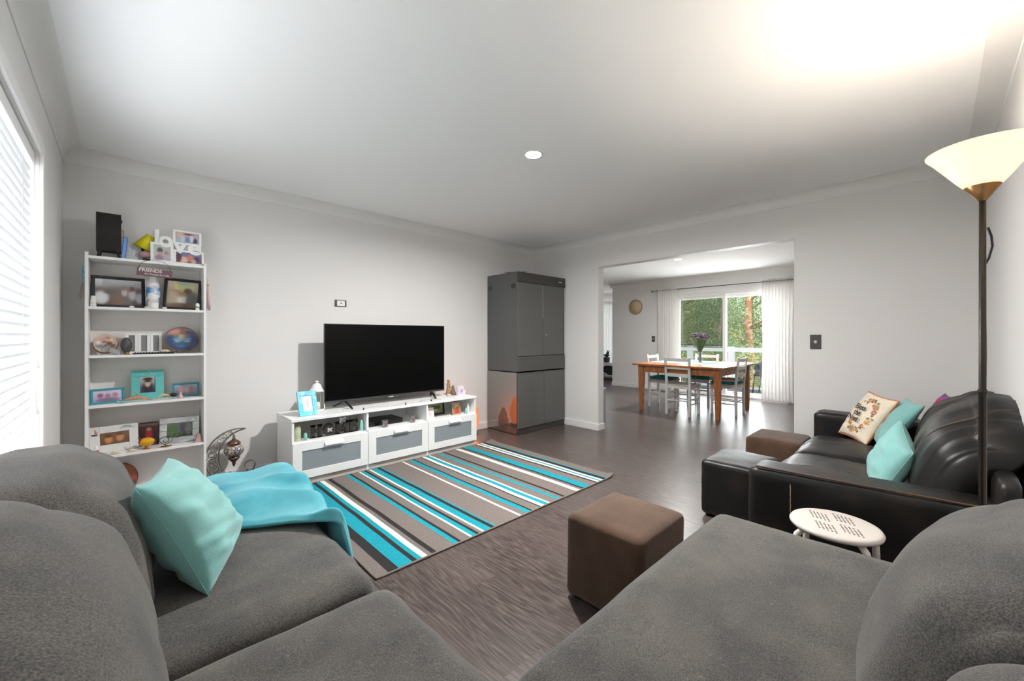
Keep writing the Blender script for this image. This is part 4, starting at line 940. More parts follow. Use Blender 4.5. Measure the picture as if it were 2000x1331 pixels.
photo('print', t, .095, .11, L @ T(-.0835, -.001, .075), ((206, 196, 200), (170, 190, 180)), [blob(.38, .65, .16, .17, 96, 76, 84), blob(.40, .45, .14, .12, 196, 160, 160), blob(.75, .5, .14, .14, 176, 130, 140), blob(.35, .15, .25, .2, 150, 130, 150), blob(.75, .2, .2, .2, 190, 176, 184)])
photo('print', t, .137, .080, L @ T(.0565, -.001, .2025), ((176, 190, 212), (196, 170, 170)), [blob(.2, .75, .14, .22, 222, 186, 150), blob(.5, .35, .14, .25, 130, 140, 165), blob(.82, .3, .1, .25, 84, 70, 80), blob(.55, .85, .2, .1, 150, 90, 90), blob(.3, .4, .1, .3, 196, 206, 222), blob(.68, .5, .08, .3, 210, 220, 230)])
photo('print', t, .148, .080, L @ T(.064, -.001, .0565), ((120, 90, 104), (120, 130, 170)), [blob(.3, .3, .17, .3, 226, 186, 170), blob(.55, .5, .12, .3, 206, 130, 110), blob(.8, .4, .1, .25, 80, 64, 100), blob(.12, .5, .1, .4, 96, 60, 60), blob(.68, .2, .1, .2, 200, 170, 160)])
# FRIENDS plaque hanging from the front edge
t = thing('hanging_sign', 'small mauve wooden FRIENDS sign hanging by a wire from the top of the bookcase', 'sign', (.145, 3.665, 1.603))
b = MB(); b.box(.054, .236, 3.662, 3.672, 1.572, 1.624, .002); b.xf(T(.145, 3.667, 1.6) @ R('Y', 3) @ T(-.145, -3.667, -1.6)); b.build('board', mat('mauve_wood', (112, 86, 90), .7, bump=(90, .2)), t)
b = MB(); b.tube([(.065, 3.667, 1.62)]+[(.145-.08*math.cos(a), 3.662+.012*math.sin(a), 1.628+.058*math.sin(a)) for a in [PI*k/14 for k in range(15)]]+[(.225, 3.667, 1.615)], .0012, 5); b.build('wire', M_blackm, t)
M_letter = mat('cream_lettering', (226, 216, 210), .6)
lettering('sign_words', 'FRIENDS', .031, M_letter, t, T(-.022, -.0045, .008) @ R('Y', 3) @ R('X', 90), .0006, .0008)
lettering('sign_words', 'the Recipe for Life', .017, M_letter, t, T(.010, -.0045, -.017) @ R('Y', 3) @ R('X', 90), .0006, .0002)
# feather and tassel on the sides
t = thing('feather_charm', 'grey feather charm on a turquoise beaded string hanging on the left side of the bookcase', 'ornament', (-.195, 3.68, 1.40))
b = MB(); b.tube([(-.190, 3.675, 1.66), (-.192, 3.675, 1.60)], .001, 4)
for k in range(9): b.ball((-.192-.003*math.sin(k*1.7), 3.675, 1.60-.0105*k), .0052, n=5)
b.build('bead_string', mat('turquoise_bead', (58, 152, 176), .4), t)
b = MB(); sp_ = [(0, 0), (.010, -.02), (.013, -.06), (.008, -.10), (0, -.118), (-.006, -.08), (-.005, -.03)]
b.prism([(-.194+x-(-z)*.10, 1.51+z) for x, z in sp_], 3.674, 3.677); b.build('feather', mat('feather_grey', (112, 106, 104), .8, bump=(200, .4)), t)
t = thing('tassel_charm', 'dusty pink tassel hanging on the right side of the bookcase', 'ornament', (.44, 3.70, 1.36))
b = MB(); b.tube([(.432, 3.70, 1.60), (.437, 3.70, 1.55)], .002, 5); b.ball((.438, 3.70, 1.545), .010, n=6); b.build('cord', mat('raffia', (206, 180, 150), .8), t)
b = MB()
for k in range(22):
    a = k*2.4; r = .004+.010*((k*7) % 5)/5; b.tube([(.438+.3*r*math.cos(a), 3.70+.3*r*math.sin(a), 1.54), (.440+r*math.cos(a), 3.70+r*math.sin(a), 1.44), (.446+r*1.3*math.cos(a), 3.70+r*1.3*math.sin(a), 1.365+.01*math.sin(k))], .0022, 4)
b.build('threads', mat('dusty_pink', (214, 186, 186), .9), t)
# --- second shelf
picture('photo_frame', 'wide black frame with a soft outdoor photo at the left of the upper shelf', 'picture frame', (-.03, 3.80, Z4), 6, .265, .215, .020, M_black, ((96, 84, 78), (226, 226, 232)),
  [blob(.5, .38, .9, .34, 112, 100, 94), blob(.12, .28, .16, .24, 226, 224, 228), blob(.32, .5, .14, .08, 96, 94, 92), blob(.62, .5, .07, .14, 190, 180, 176), blob(.6, .66, .05, .08, 140, 120, 110), blob(.8, .42, .08, .2, 216, 206, 214), blob(.78, .66, .05, .1, 120, 80, 70), blob(.95, .3, .08, .2, 200, 200, 214), blob(.45, .2, .14, .2, 124, 100, 84)], tilt=8)
picture('photo_frame', 'black frame with a photo of an embrace at the right of the upper shelf', 'picture frame', (.295, 3.80, Z4), -8, .215, .235, .020, M_black, ((126, 108, 90), (206, 190, 170)),
  [blob(.55, .78, .32, .22, 206, 210, 140), blob(.58, .93, .2, .06, 170, 196, 206), blob(.5, .3, .4, .12, 224, 214, 200), blob(.15, .3, .2, .4, 176, 164, 140), blob(.66, .62, .14, .13, 100, 72, 64), blob(.30, .62, .14, .05, 176, 130, 112), blob(.45, .54, .16, .05, 176, 130, 112), blob(.82, .28, .2, .32, 96, 92, 84), blob(.5, .05, .6, .12, 110, 90, 76)], tilt=10, roll=3)
t = thing('tall_vase', 'white and blue painted vase between the two black frames', 'vase', (.14, 3.755, Z4))
M_vase = mat('painted_porcelain', (238, 238, 238), .2, var=(16, (60, 140, 200), .45, .56)); M_porc = mat('plain_porcelain', (236, 234, 230), .3)
b = MB(); b.lathe([(.030, .045), (.036, .08), (.037, .12), (.035, .15)], (.14, 3.755, Z4), 24); b.build('body', M_vase, t)
b = MB(); b.lathe([(.035, .15), (.031, .175), (.022, .20), (.020, .225), (.024, .232), (.018, .228), (1e-6, .20)], (.14, 3.755, Z4), 24); b.build('neck', mat('vase_white', (232, 232, 232), .2), t)
b = MB(); b.lathe([(.026, 0), (.028, .01), (.030, .045)], (.14, 3.755, Z4), 24); b.build('plain_foot', M_porc, t)
bottle('white_figurine', 'small stacked white ornament in front of the wide black frame', 'ornament', -.148, 3.70, Z4, [(.014, 0), (.014, .018), (.011, .02), (.014, .024), (.014, .042), (.010, .046), (.013, .05), (.011, .066), (1e-6, .07)], M_porc)
bottle('small_bottle', 'small white bottle at the right end of the upper shelf', 'bottle', .378, 3.70, Z4, [(.011, 0), (.012, .005), (.012, .04), (.007, .05), (1e-6, .051)], M_porc, M_silver, [(.0125, .015), (.0125, .028)])
for x, lb in ((.03, 'pale shell trinket below the wide black frame'), (.106, 'tiny white trinket left of the blue and white vase'), (.196, 'pale trinket right of the blue and white vase')):
    b = MB(); b.ball((x, 3.70, Z4+.007), .014, .009, .007, 6); tag(b.build('trinket', mat('pale_shell', (228, 220, 210), .5)), lb, 'ornament')
# --- third shelf
def plate_on_stand(name, label, x, z, rx, rz_, m1, m2, blobs, base, y=3.79, standm=None):
    t = thing(name, label, 'plate', (x, y, z)); L = R('X', -14)
    Mx = L @ T(0, 0, rz_+.008)
    b = MB(); b.lathe([(1e-6, .003), (.75, .003), (1.0, -.010), (.99, -.013), (.75, .0), (1e-6, .0)], (0, 0, 0), 40)
    b.xf(Mx @ R('X', 90) @ Matrix.Diagonal((rx, rz_, 1, 1))); b.build('rim', m1, t, local=True)
    n = 32; bb = MB()
    photo('painted_picture', t, rx*1.4, rz_*1.4, Mx @ T(0, -.006, 0), base, blobs)
    o = [c for c in t.children if c.name.startswith('painted_picture')][-1]
    for v in o.data.vertices:
        # square to disc
        p = (Mx @ T(0, -.006, 0)).inverted() @ v.co; a, c_ = p.x/(rx*.7), p.z/(rz_*.7)
        q = V((a*math.sqrt(max(0, 1-c_*c_/2))*rx*.93, -.001-.0, c_*math.sqrt(max(0, 1-a*a/2))*rz_*.93)); 
        v.co = (Mx @ T(0, -.006, 0)) @ (q+V((0, -.009*(q.x**2/rx**2+q.z**2/rz_**2)+.003, 0)))
    b = MB()
    for s in (-1, 1):
        b.tube([(s*rx*.35, -.045, .001), (s*rx*.30, -.03, .006), (s*rx*.25, -.022, rz_*.7), (s*rx*.28, -.03, .010), (s*rx*.32, .0, .003), (s*rx*.2, .06, .002), (s*rx*.1, .055, rz_*1.1)], .0014, 5)
    b.build('easel', standm or M_clear, t, local=True); return t
M_gilt = mat('gilt_rim', (186, 150, 110), .3, .5); M_plate = mat('plate_brown', (150, 90, 66), .3)
plate_on_stand('display_plate', 'round brown and cream ship plate at the left of the middle shelf', -.095, Z3, .062, .068, M_plate, None, [blob(.65, .5, .12, .1, 120, 84, 60), blob(.3, .32, .24, .10, 120, 130, 140), blob(.5, .15, .4, .10, 176, 170, 160), blob(.35, .72, .14, .08, 200, 160, 140), blob(.6, .8, .12, .06, 190, 130, 110), blob(.2, .55, .08, .1, 226, 220, 210), blob(.45, .58, .1, .06, 150, 110, 90), blob(.8, .35, .1, .1, 150, 110, 90), blob(.75, .7, .08, .06, 226, 214, 200), blob(.5, .4, .06, .05, 96, 84, 80)], ((186, 176, 164), (206, 180, 164)))
plate_on_stand('display_plate', 'large oval blue seascape plate with a gold rim at the right of the middle shelf', .300, Z3, .100, .096, M_gilt, None, [blob(.5, .80, .5, .16, 176, 128, 112), blob(.25, .84, .2, .08, 200, 150, 120), blob(.8, .78, .2, .1, 84, 84, 120), blob(.5, .42, .42, .24, 92, 128, 160), blob(.12, .35, .16, .3, 44, 64, 104), blob(.88, .35, .16, .3, 44, 66, 108), blob(.5, .30, .3, .08, 60, 90, 130), blob(.5, .50, .3, .05, 130, 160, 178), blob(.35, .42, .1, .05, 140, 166, 182), blob(.66, .40, .1, .05, 140, 166, 182), blob(.5, .62, .09, .08, 226, 196, 140)], ((36, 60, 104), (120, 100, 110)))
t = thing('clear_block', 'small clear acrylic block lying against the brown ship plate', 'ornament', (-.055, 3.715, Z3), math.radians(20))
b = MB(); b.box(-.03, .03, -.006, .006, 0, .034, .002); b.xf(T(0, 0, .008) @ R('Y', 24) @ R('X', -25)); b.build('block', mat('acrylic_grey', (206, 208, 208), .1, trans=.5), t, local=True)
b = MB(); b.box(-.018, .018, -.0072, -.0065, .008, .026); b.xf(T(0, 0, .008) @ R('Y', 24) @ R('X', -25)); b.build('label', mat('label_grey', (150, 150, 150), .5), t, local=True)
t = thing('stone_egg', 'polished dark stone egg on a small stand on the middle shelf', 'ornament', (.005, 3.735, Z3))
b = MB(); b.ball((.005, 3.735, Z3+.062), .031, .030, .052, 12); b.build('egg', mat('agate', (74, 72, 74), .12, var=(14, (150, 110, 80), .5, .6)), t)
b = MB(); b.lathe([(.018, 0), (.012, .008), (.018, .014)], (.005, 3.735, Z3), 14); b.build('stand', M_brass, t)
t = thing('triple_photo_frame', 'white hinged triple frame with grey mounts on the middle shelf', 'picture frame', (.095, 3.85, Z3))
M_mount = mat('grey_mount', (128, 128, 130), .7)
for k in range(3):
    b = MB(); x0 = -.096+k*.064; frame_bars(b, .063, .145, .016, .010); b.xf(T(x0+.032, 0, 0) @ R('X', -5)); fr_ = b.build('frame', M_white, t, local=True)
    b = MB(); b.box(-.020, .020, .0, .003, .012, .133); b.xf(T(x0+.032, 0, 0) @ R('X', -5)); b.build('mount', M_mount, fr_, local=True)
t = thing('pen_tray', 'narrow black ridged tray lying in front of the triple frame', 'tray', (.145, 3.735, Z3))
b = MB(); b.box(.035, .250, 3.715, 3.755, Z3, Z3+.010, .002)
for k in range(14): b.box(.045+k*.0145, .050+k*.0145, 3.713, 3.757, Z3+.010, Z3+.015)
b.build('tray', M_black, t)
b = MB(); b.lathe([(.030, 0), (.030, .012), (.024, .022), (.012, .028), (1e-6, .03)], (.202, 3.775, Z3+.0), 16, sy=.5); tag(b.build('scallop_shell', mat('shell_cream', (222, 206, 184), .6, bump=(60, .3))), 'cream shell behind the black tray on the middle shelf', 'shell')
# --- fourth shelf
M_tealfr = mat('teal_frame', (26, 134, 146), .35); M_turq = mat('turquoise_frame', (96, 188, 184), .45)
picture('photo_frame', 'teal photo frame angled at the left end of the shelf with the dolphin', 'picture frame', (-.082, 3.76, Z2), 12, .165, .100, .013, M_tealfr, ((176, 160, 190), (196, 190, 216)), [blob(.25, .55, .1, .2, 130, 84, 110), blob(.5, .5, .1, .2, 150, 110, 130), blob(.75, .55, .1, .2, 160, 120, 140), blob(.5, .15, .4, .2, 120, 96, 130)], tilt=12)
cf = picture('photo_frame', 'square turquoise frame with glitter dots and a graduation photo in the middle of the shelf', 'picture frame', (.114, 3.83, Z2), 0, .172, .205, .046, M_turq, ((60, 60, 70), (206, 206, 206)), [blob(.5, .28, .36, .32, 40, 42, 54), blob(.5, .55, .18, .2, 214, 170, 150), blob(.5, .82, .3, .1, 44, 44, 50), blob(.5, .68, .2, .06, 60, 50, 50)], tilt=5)
b = MB(); rn = random.Random(5)
for k in range(34):
    x = rn.uniform(-.02, .08); z = .155+.045*rn.random()
    if x > .048: z = .075+.125*rn.random()
    v = R('X', -5) @ V((x, -.008, z)); b.lathe([(.0022, 0), (1e-6, .0008)], (0, 0, 0), 6, M=T(*v) @ R('X', 90))
b.build('glitter_dots', M_pearl, cf, local=True)
picture('photo_frame', 'small teal photo frame at the right end of the shelf with the dolphin', 'picture frame', (.317, 3.80, Z2), -14, .155, .100, .011, M_tealfr, ((110, 84, 96), (150, 170, 190)), [blob(.35, .5, .1, .3, 200, 150, 146), blob(.55, .5, .1, .3, 190, 150, 150), blob(.75, .55, .1, .3, 150, 110, 120)], tilt=12)
t = thing('carved_dolphin', 'carved wooden dolphin in front of the turquoise frame', 'ornament', (.055, 3.72, Z2))
b = MB(); pp = [(-.075, .010), (-.05, .018), (-.02, .026), (.01, .030), (.04, .022), (.065, .010), (.085, .006)]; b.tube([(.055+x, 3.72, Z2+z) for x, z in pp], [.003, .009, .013, .014, .010, .005, .002], 8); b._add([(.04, 3.72, Z2+.038), (.07, 3.722, Z2+.036), (.055, 3.72, Z2+.058), (.045, 3.716, Z2+.044)], [(0, 1, 2), (0, 2, 3)]); b._add([(-.02, 3.70, Z2+.004), (-.035, 3.72, Z2+.014), (-.01, 3.74, Z2+.006), (-.02, 3.72, Z2+.010)], [(0, 1, 3), (1, 2, 3)]); b.build('body', mat('dolphin_wood', (186, 148, 116), .6), t)
t = thing('carved_bird', 'carved pale wood and black bird ornament right of the dolphin', 'ornament', (.21, 3.72, Z2))
b = MB(); b.tube([(.155, 3.72, Z2+.006), (.17, 3.72, Z2+.024), (.19, 3.72, Z2+.034), (.215, 3.72, Z2+.030), (.235, 3.72, Z2+.018)], [.002, .006, .009, .007, .003], 8); b.tube([(.235, 3.72, Z2+.018), (.243, 3.72, Z2+.001)], .002, 5); b.build('wing', mat('pale_gilt', (206, 186, 140), .5), t)
b = MB(); b.ball((.245, 3.715, Z2+.030), .021, .014, .013, 8); b.build('head', M_black, t)
b = MB(); b.ball((-.012, 3.70, Z2+.008), .022, .016, .008, 8); b.ball((.010, 3.695, Z2+.010), .008, .006, .006, 6); b._add([(-.02, 3.70, Z2+.012), (-.045, 3.70, Z2+.022), (-.03, 3.69, Z2+.004)], [(0, 1, 2)]); tag(b.build('glass_turtle', mat('pale_blue_glass', (140, 188, 196), .25)), 'small pale blue turtle ornament in front of the left teal frame', 'ornament')
t = thing('pink_bear', 'tiny pink figurine in front of the right teal frame', 'figurine', (.284, 3.715, Z2))
b = MB(); b.lathe([(.012, 0), (.013, .01), (.009, .025), (1e-6, .03)], (.284, 3.715, Z2), 10); b.ball((.284, 3.715, Z2+.033), .009, n=6); b.build('body', mat('figurine_pink', (222, 170, 172), .5), t)
# --- fifth shelf
t = thing('seaside_frame', 'white seaside photo frame with a sailboat, a dolphin and a lighthouse on the lower shelf', 'picture frame', (-.05, 3.79, Z1), math.radians(8))
M_drift = mat('pale_driftwood', (216, 214, 212), .6, var=(8, (190, 200, 210), .45, .65)); L = R('X', -14)
b = MB(); b.box(-.118, -.070, -.007, .007, 0, .175, .002); b.box(.072, .118, -.007, .007, 0, .175, .002); b.box(-.07, .072, -.007, .007, 0, .052, .002); b.box(-.07, .072, -.007, .007, .130, .175, .002); b.xf(L); b.build('frame', M_drift, t, local=True)
b = MB(); b.beam((0, .085, .001), (0, .03, .11), .03, .003); b.build('easel_back', M_black, t, local=True)
photo('print', t, .145, .08, L @ T(.001, .001, .091), ((96, 66, 40), (120, 84, 50)), [blob(.3, .42, .13, .3, 200, 130, 80), blob(.68, .5, .13, .3, 196, 128, 84), blob(.3, .72, .13, .14, 80, 52, 30), blob(.68, .8, .13, .12, 90, 60, 36)])
def tri(b, pts): b._add([L @ V((x, -.010, z)) for x, z in pts], [tuple(range(len(pts)))], False)
b = MB(); tri(b, [(-.112, .128), (-.078, .128), (-.084, .118), (-.106, .118)]); b.build('boat_hull', mat('navy', (40, 60, 100), .5), t, local=True)
b = MB(); tri(b, [(-.110, .132), (-.096, .170), (-.096, .132)]); b.build('sail', mat('pale_sail', (232, 230, 224), .6), t, local=True)
b = MB(); tri(b, [(-.094, .132), (-.094, .165), (-.078, .132)]); b.build('sail', mat('red_sail', (206, 120, 50), .6), t, local=True)
b = MB(); tri(b, [(.025, .150), (.05, .168), (.08, .162), (.10, .142), (.075, .153), (.05, .155)]); b.build('painted_dolphin', mat('soft_grey', (150, 156, 166), .6), t, local=True)
t = thing('lighthouse_ornament', 'small red and white lighthouse ornament in front of the seaside frame', 'ornament', (-.135, 3.70, Z1))
b = MB(); b.lathe([(.016, 0), (.010, .05), (.010, .062), (1e-6, .075)], (-.135, 3.70, Z1), 12); b.build('tower', M_porc, t)
b = MB(); b.lathe([(.0150, .012), (.0138, .022)], (-.135, 3.70, Z1), 12); b.lathe([(.0130, .034), (.0118, .044)], (-.135, 3.70, Z1), 12); b.build('red_bands', mat('soft_red', (190, 80, 74), .5), t)
for x, lb in ((-.095, 'white conch shell right of the little lighthouse'), (-.045, 'pale sea shell in front of the middle of the seaside frame'), (.035, 'cream spiral shell at the right foot of the seaside frame')):
    b = MB(); b.tube([(x-.026, 3.705, Z1+.006), (x-.01, 3.70, Z1+.013), (x+.008, 3.70, Z1+.012), (x+.024, 3.705, Z1+.006)], [.002, .011, .009, .002], 9); tag(b.build('sea_shell', mat('shell_cream', (222, 206, 184), .6, bump=(60, .3))), lb, 'shell')
t = thing('greeting_card', 'dark greeting card with a red figure standing behind the yellow glass ornament', 'card', (.120, 3.83, Z1))
b = MB(); b.box(-.050, .050, -.001, .001, 0, .165); b.xf(R('X', -8)); b.build('front_leaf', mat('dark_card', (66, 44, 44), .6), t, local=True)
photo('printed_picture', t, .096, .12, R('X', -8) @ T(0, -.003, .072), ((40, 22, 24), (66, 30, 32)), [blob(.5, .5, .2, .4, 150, 30, 34), blob(.5, .85, .14, .1, 150, 120, 100), blob(.5, .15, .4, .2, 110, 60, 30)])
lettering('card_words', 'Merry Christmas', .0135, mat('gold_print', (200, 160, 100), .5), t, R('X', -8) @ T(0, -.003, .148) @ R('X', 90), .0003)
t = thing('glass_pumpkin', 'yellow and red glass ornament on a small foot on the lower shelf', 'ornament', (.105, 3.73, Z1))
b = MB(); b.ball((.105, 3.73, Z1+.048), .044, .030, .030, 12); b.build('body', mat('amber_glass', (216, 160, 24), .12, var=(22, (150, 30, 20), .55, .6)), t)
b = MB(); b.lathe([(.020, 0), (.008, .010), (.012, .022)], (.105, 3.73, Z1), 14); b.build('foot', mat('amber_foot', (170, 96, 40), .2), t)
b = MB(); b.tube([(.07, 3.73, Z1+.065), (.063, 3.73, Z1+.085), (.073, 3.73, Z1+.075)], .004, 6); b.build('stalk', mat('amber_foot', (170, 96, 40), .2), t)
t = picture('photo_frame', 'wide silver foil frame with a green photo at the right of the lower shelf', 'picture frame', (.285, 3.80, Z1), -8, .225, .180, .040, mat('crumpled_silver', (196, 196, 194), .3, .8, bump=(26, .9)), ((60, 70, 50), (120, 130, 120)), [blob(.25, .5, .25, .4, 70, 100, 50), blob(.6, .6, .2, .3, 90, 90, 110), blob(.85, .5, .14, .4, 130, 140, 130)], tilt=12)
t = thing('scroll_candle_holder', 'black scrolled wire holder on an oval brass foot before the silver frame', 'candle holder', (.22, 3.715, Z1))
b = MB(); b.lathe([(.034, 0), (.034, .004), (.02, .008), (1e-6, .008)], (.205, 3.715, Z1), 24, sy=.6); b.build('foot', M_brass, t)
b = MB()
def spiral(cx, cz, r, a0, turns, n=22, y=3.712, s=1): return [(cx+r*(1-.75*k/n)*math.cos(a0+s*turns*2*PI*k/n), y, cz+r*(1-.75*k/n)*math.sin(a0+s*turns*2*PI*k/n)) for k in range(n+1)]
b.tube([(.215, 3.712, Z1+.006), (.19, 3.712, Z1+.02)]+spiral(.200, Z1+.045, .030, PI, 1.1, s=-1), .002, 6)
b.tube([(.200, 3.712, Z1+.015), (.235, 3.712, Z1+.035), (.25, 3.712, Z1+.07)]+spiral(.268, Z1+.072, .018, PI, 1.0, s=-1), .002, 6)
b.tube([(.25, 3.712, Z1+.05), (.285, 3.712, Z1+.06), (.315, 3.712, Z1+.085)]+spiral(.330, Z1+.075, .016, PI*.8, 1.0, s=-1), .002, 6); b.build('scrolls', M_black, t)
b = MB(); b.prism([(.366, Z1), (.404, Z1), (.396, Z1+.055), (.386, Z1+.068), (.376, Z1+.055)], 3.70, 3.725); tag(b.build('quartz_point', mat('rose_stone', (190, 152, 150), .4, bump=(90, .3))), 'rough pink quartz point at the right end of the lower shelf', 'ornament')
# --- bottom
M_copper = mat('copper_glaze', (150, 84, 56), .3, .2, var=(20, (90, 50, 80), .45, .6))
plate_on_stand('display_plate', 'round copper coloured plate standing on the lowest shelf behind the grey sofa', -.030, SH[0]+.06, .095, .088, M_copper, None, [blob(.5, .5, .25, .25, 196, 124, 84), blob(.5, .5, .1, .1, 120, 60, 40), blob(.8, .2, .2, .2, 96, 60, 96)], ((150, 80, 60), (160, 90, 60)), y=3.82)
t2 = [q for q in COL.objects if q.name.startswith('display_plate')][-1]; t2.location.z = SH[0]
for ch in t2.children:
    if ch.type == 'MESH': ch.scale = (1.0, 1.0, 1.25)
# ================================================================ crescent lantern
t = thing('crescent_lantern', 'pewter crescent moon stand with a hanging mosaic lantern on the floor right of the bookcase', 'lantern', (.62, 3.80, 0))
M_pew = mat('antique_pewter', (112, 102, 92), .35, .7); y = 3.80
Co, Ro, Ci, Ri = (.642, .228), .210, (.713, .235), .198
def arc(c, r, a0, a1, n): return [(c[0]+r*math.cos(math.radians(a0+(a1-a0)*k/n)), y, c[1]+r*math.sin(math.radians(a0+(a1-a0)*k/n))) for k in range(n+1)]
b = MB()
def strip(pts, wd, th=.003):
    q = [V(p) for p in pts]
    for i in range(len(q)-1): b.beam(q[i], q[i+1], wd, th, 0, (0, 1, 0)) if False else None
    vs = []; 
    for i, p in enumerate(q):
        d = (q[min(i+1, len(q)-1)]-q[max(i-1, 0)]).normalized(); nn = V((-d.z, 0, d.x))*th/2
        vs += [p+nn+V((0, -wd/2, 0)), p+nn+V((0, wd/2, 0)), p-nn+V((0, wd/2, 0)), p-nn+V((0, -wd/2, 0))]
    fs = [(4*i+a, 4*i+(a+1) % 4, 4*i+4+(a+1) % 4, 4*i+4+a) for i in range(len(q)-1) for a in range(4)]+[(3, 2, 1, 0), (4*len(q)-4, 4*len(q)-3, 4*len(q)-2, 4*len(q)-1)]
    b._add(vs, fs, False)
strip(arc(Co, Ro, 76, 268, 44), .035, .004); strip(arc(Ci, Ri, 96, 258, 44), .035, .004)
b.build('crescent_bands', M_pew, t)
b = MB()
for k in range(12):
    a = 108+k*12.5; rmid = (Co[0]+Ro*math.cos(math.radians(a)), Co[1]+Ro*math.sin(math.radians(a))); d = V((rmid[0]-Ci[0], rmid[1]-Ci[1])); L_ = d.length; inner = V(Ci)+d.normalized()*Ri; m_ = (V(rmid)+inner)/2; r = max(.006, (V(rmid)-inner).length*.42)
    b.tube([(p[0], y+(.004 if k % 2 else -.004), p[2]) for p in spiral(m_.x, m_.y, r, math.radians(a+90*(k % 2)), 1.5, 16, s=1 if k % 2 else -1)], .0022, 5)
b.build('scrollwork', M_pew, t)
b = MB(); strip([(.655, y, .016), (.69, y, .022), (.72, y, .05), (.742, y, .09)]+arc((.722, .135), .036, -25, 250, 16)+[(.70, y, .085), (.67, y, .05), (.63, y, .042), (.595, y, .058), (.578, y, .085)]+arc((.592, .092), .014, 200, 60, 6), .03, .003); b.build('curl_foot', M_pew, t)
b = MB(); b.box(.58, .72, y-.05, y+.05, .0, .008, .003); b.box(.635, .665, y-.015, y+.015, .005, .022); b.build('base', M_pew, t)
lc = (.615, y)
b = MB(); b.tube([(.60, y, .415), (.610, y, .405), (.615, y, .385), (.615, y, .37)], .003, 6); b.tube([(.615+.008*math.cos(a), y, .378+.010*math.sin(a)) for a in [2*PI*k/12 for k in range(12)]], .0025, 5, True); b.build('hook', M_pew, t)
ln = bpy.data.objects.new('lantern', None) if False else None
b = MB(); b.lathe([(.046, .322), (.044, .332), (.030, .348), (.014, .356), (.010, .366), (1e-6, .368)], (lc[0], lc[1], 0), 24); b.build('top_cap', mat('bronze_cap', (120, 92, 74), .35, .7), t); b = MB(); b.lathe([(.040, .222), (.036, .206), (.018, .186), (.010, .176), (.013, .168), (.009, .160), (.004, .146), (1e-6, .143)], (lc[0], lc[1], 0), 24); b.build('bottom_cap', mat('bronze_cap', (120, 92, 74), .35, .7), t)
b = MB(); b.ball((lc[0], lc[1], .272), .068, .068, .052, 14); b.build('mosaic_globe', mat('mosaic_glass', (196, 186, 178), .2, var=(60, (120, 104, 94), .45, .55), bump=(150, .6)), t)
b = MB()
for k in range(12):
    a = 2*PI*k/12; r0, r1 = .008, .025; c0_ = V((lc[0]+.012, lc[1]-.066, .272))
    pts = []
    for (rr, da) in ((r0, -.1), (r1, -.12), (r1*1.1, 0), (r1, .12), (r0, .1)):
        px_, pz_ = rr*math.cos(a+da), rr*math.sin(a+da); yy = -math.sqrt(max(0, 1-((.012+px_)/.068)**2-(pz_/.052)**2))*.068-.0015
        pts.append((lc[0]+.012+px_, lc[1]+yy, .272+pz_))
    b._add(pts, [tuple(range(5))], False)
b.build('mosaic_flower', mat('mosaic_blue', (40, 84, 120), .2), t)
# ================================================================ dining room
t = thing('dining_table', 'varnished pine farmhouse dining table with tapered legs', 'table', (6.55, 2.64, 0))
ax0, ax1, ay0, ay1 = 5.88, 7.22, 2.03, 3.25
b = MB(); b.box(ax0-.07, ax1+.07, ay0-.07, ay1+.07, .712, .738, .004); b.build('tabletop', M_pine, t)
b = MB(); b.box(ax0+.02, ax1-.02, ay0+.02, ay0+.045, .605, .712); b.box(ax0+.02, ax1-.02, ay1-.045, ay1-.02, .605, .712); b.box(ax0+.02, ax0+.045, ay0+.02, ay1-.02, .605, .712); b.box(ax1-.045, ax1-.02, ay0+.02, ay1-.02, .605, .712); b.build('apron', M_pine, t)
for x in (ax0, ax1):
    for y in (ay0, ay1):
        sx = 1 if x == ax0 else -1; sy = 1 if y == ay0 else -1; b = MB()
        b._add([(x, y, .712), (x+.085*sx, y, .712), (x+.085*sx, y+.085*sy, .712), (x, y+.085*sy, .712), (x+.012*sx, y+.012*sy, 0), (x+.062*sx, y+.012*sy, 0), (x+.062*sx, y+.062*sy, 0), (x+.012*sx, y+.062*sy, 0)],
          [(0, 1, 2, 3), (4, 5, 6, 7), (0, 1, 5, 4), (1, 2, 6, 5), (2, 3, 7, 6), (3, 0, 4, 7)], False); b.build('leg', M_pine, t)
b = MB(); b.box(6.30, 6.80, ay0-.03, ay1+.03, .7385, .7405); tag(b.build('table_runner', mat('pale_aqua_cloth', (178, 224, 222), .85)), 'pale aqua table runner laid across the pine dining table', 'table runner')
t = thing('flower_vase', 'clear glass vase of purple flowers on the dining table', 'vase', (6.55, 2.555, .741))
b = MB(); b.lathe([(.035, 0), (.038, .01), (.030, .06), (.022, .12), (.030, .18), (.028, .18), (.020, .12), (.028, .06), (.034, .012), (1e-6, .010)], (6.55, 2.555, .741), 20); b.build('glass', M_clear, t)
b = MB(); rn = random.Random(8); tips = []
for k in range(70):
    a = rn.uniform(0, 2*PI); r = .15*math.sqrt(rn.random()); z = 1.20-.05*(r/.14)**2+rn.uniform(-.04, .02)-.741
    p = (6.55+r*math.cos(a), 2.555+r*math.sin(a), .741+z); tips.append(p); b.tube([(6.55+.01*math.cos(a), 2.555+.01*math.sin(a), .76), (6.55+.018*math.cos(a), 2.555+.018*math.sin(a), .92), p], .002, 4)
    if k % 2: 
        q = V(p)*.6+V((6.55, 2.555, .93))*.4; d = V((rn.uniform(-1, 1), rn.uniform(-1, 1), .6)).normalized()*.05; s_2 = d.cross(V((0, 0, 1))).normalized()*.012; b._add([q, q+d*.5+s_2, q+d, q+d*.5-s_2], [(0, 1, 2, 3)], False)
b.build('stems', mat('stem_green', (92, 112, 70), .7), t)
b = MB()
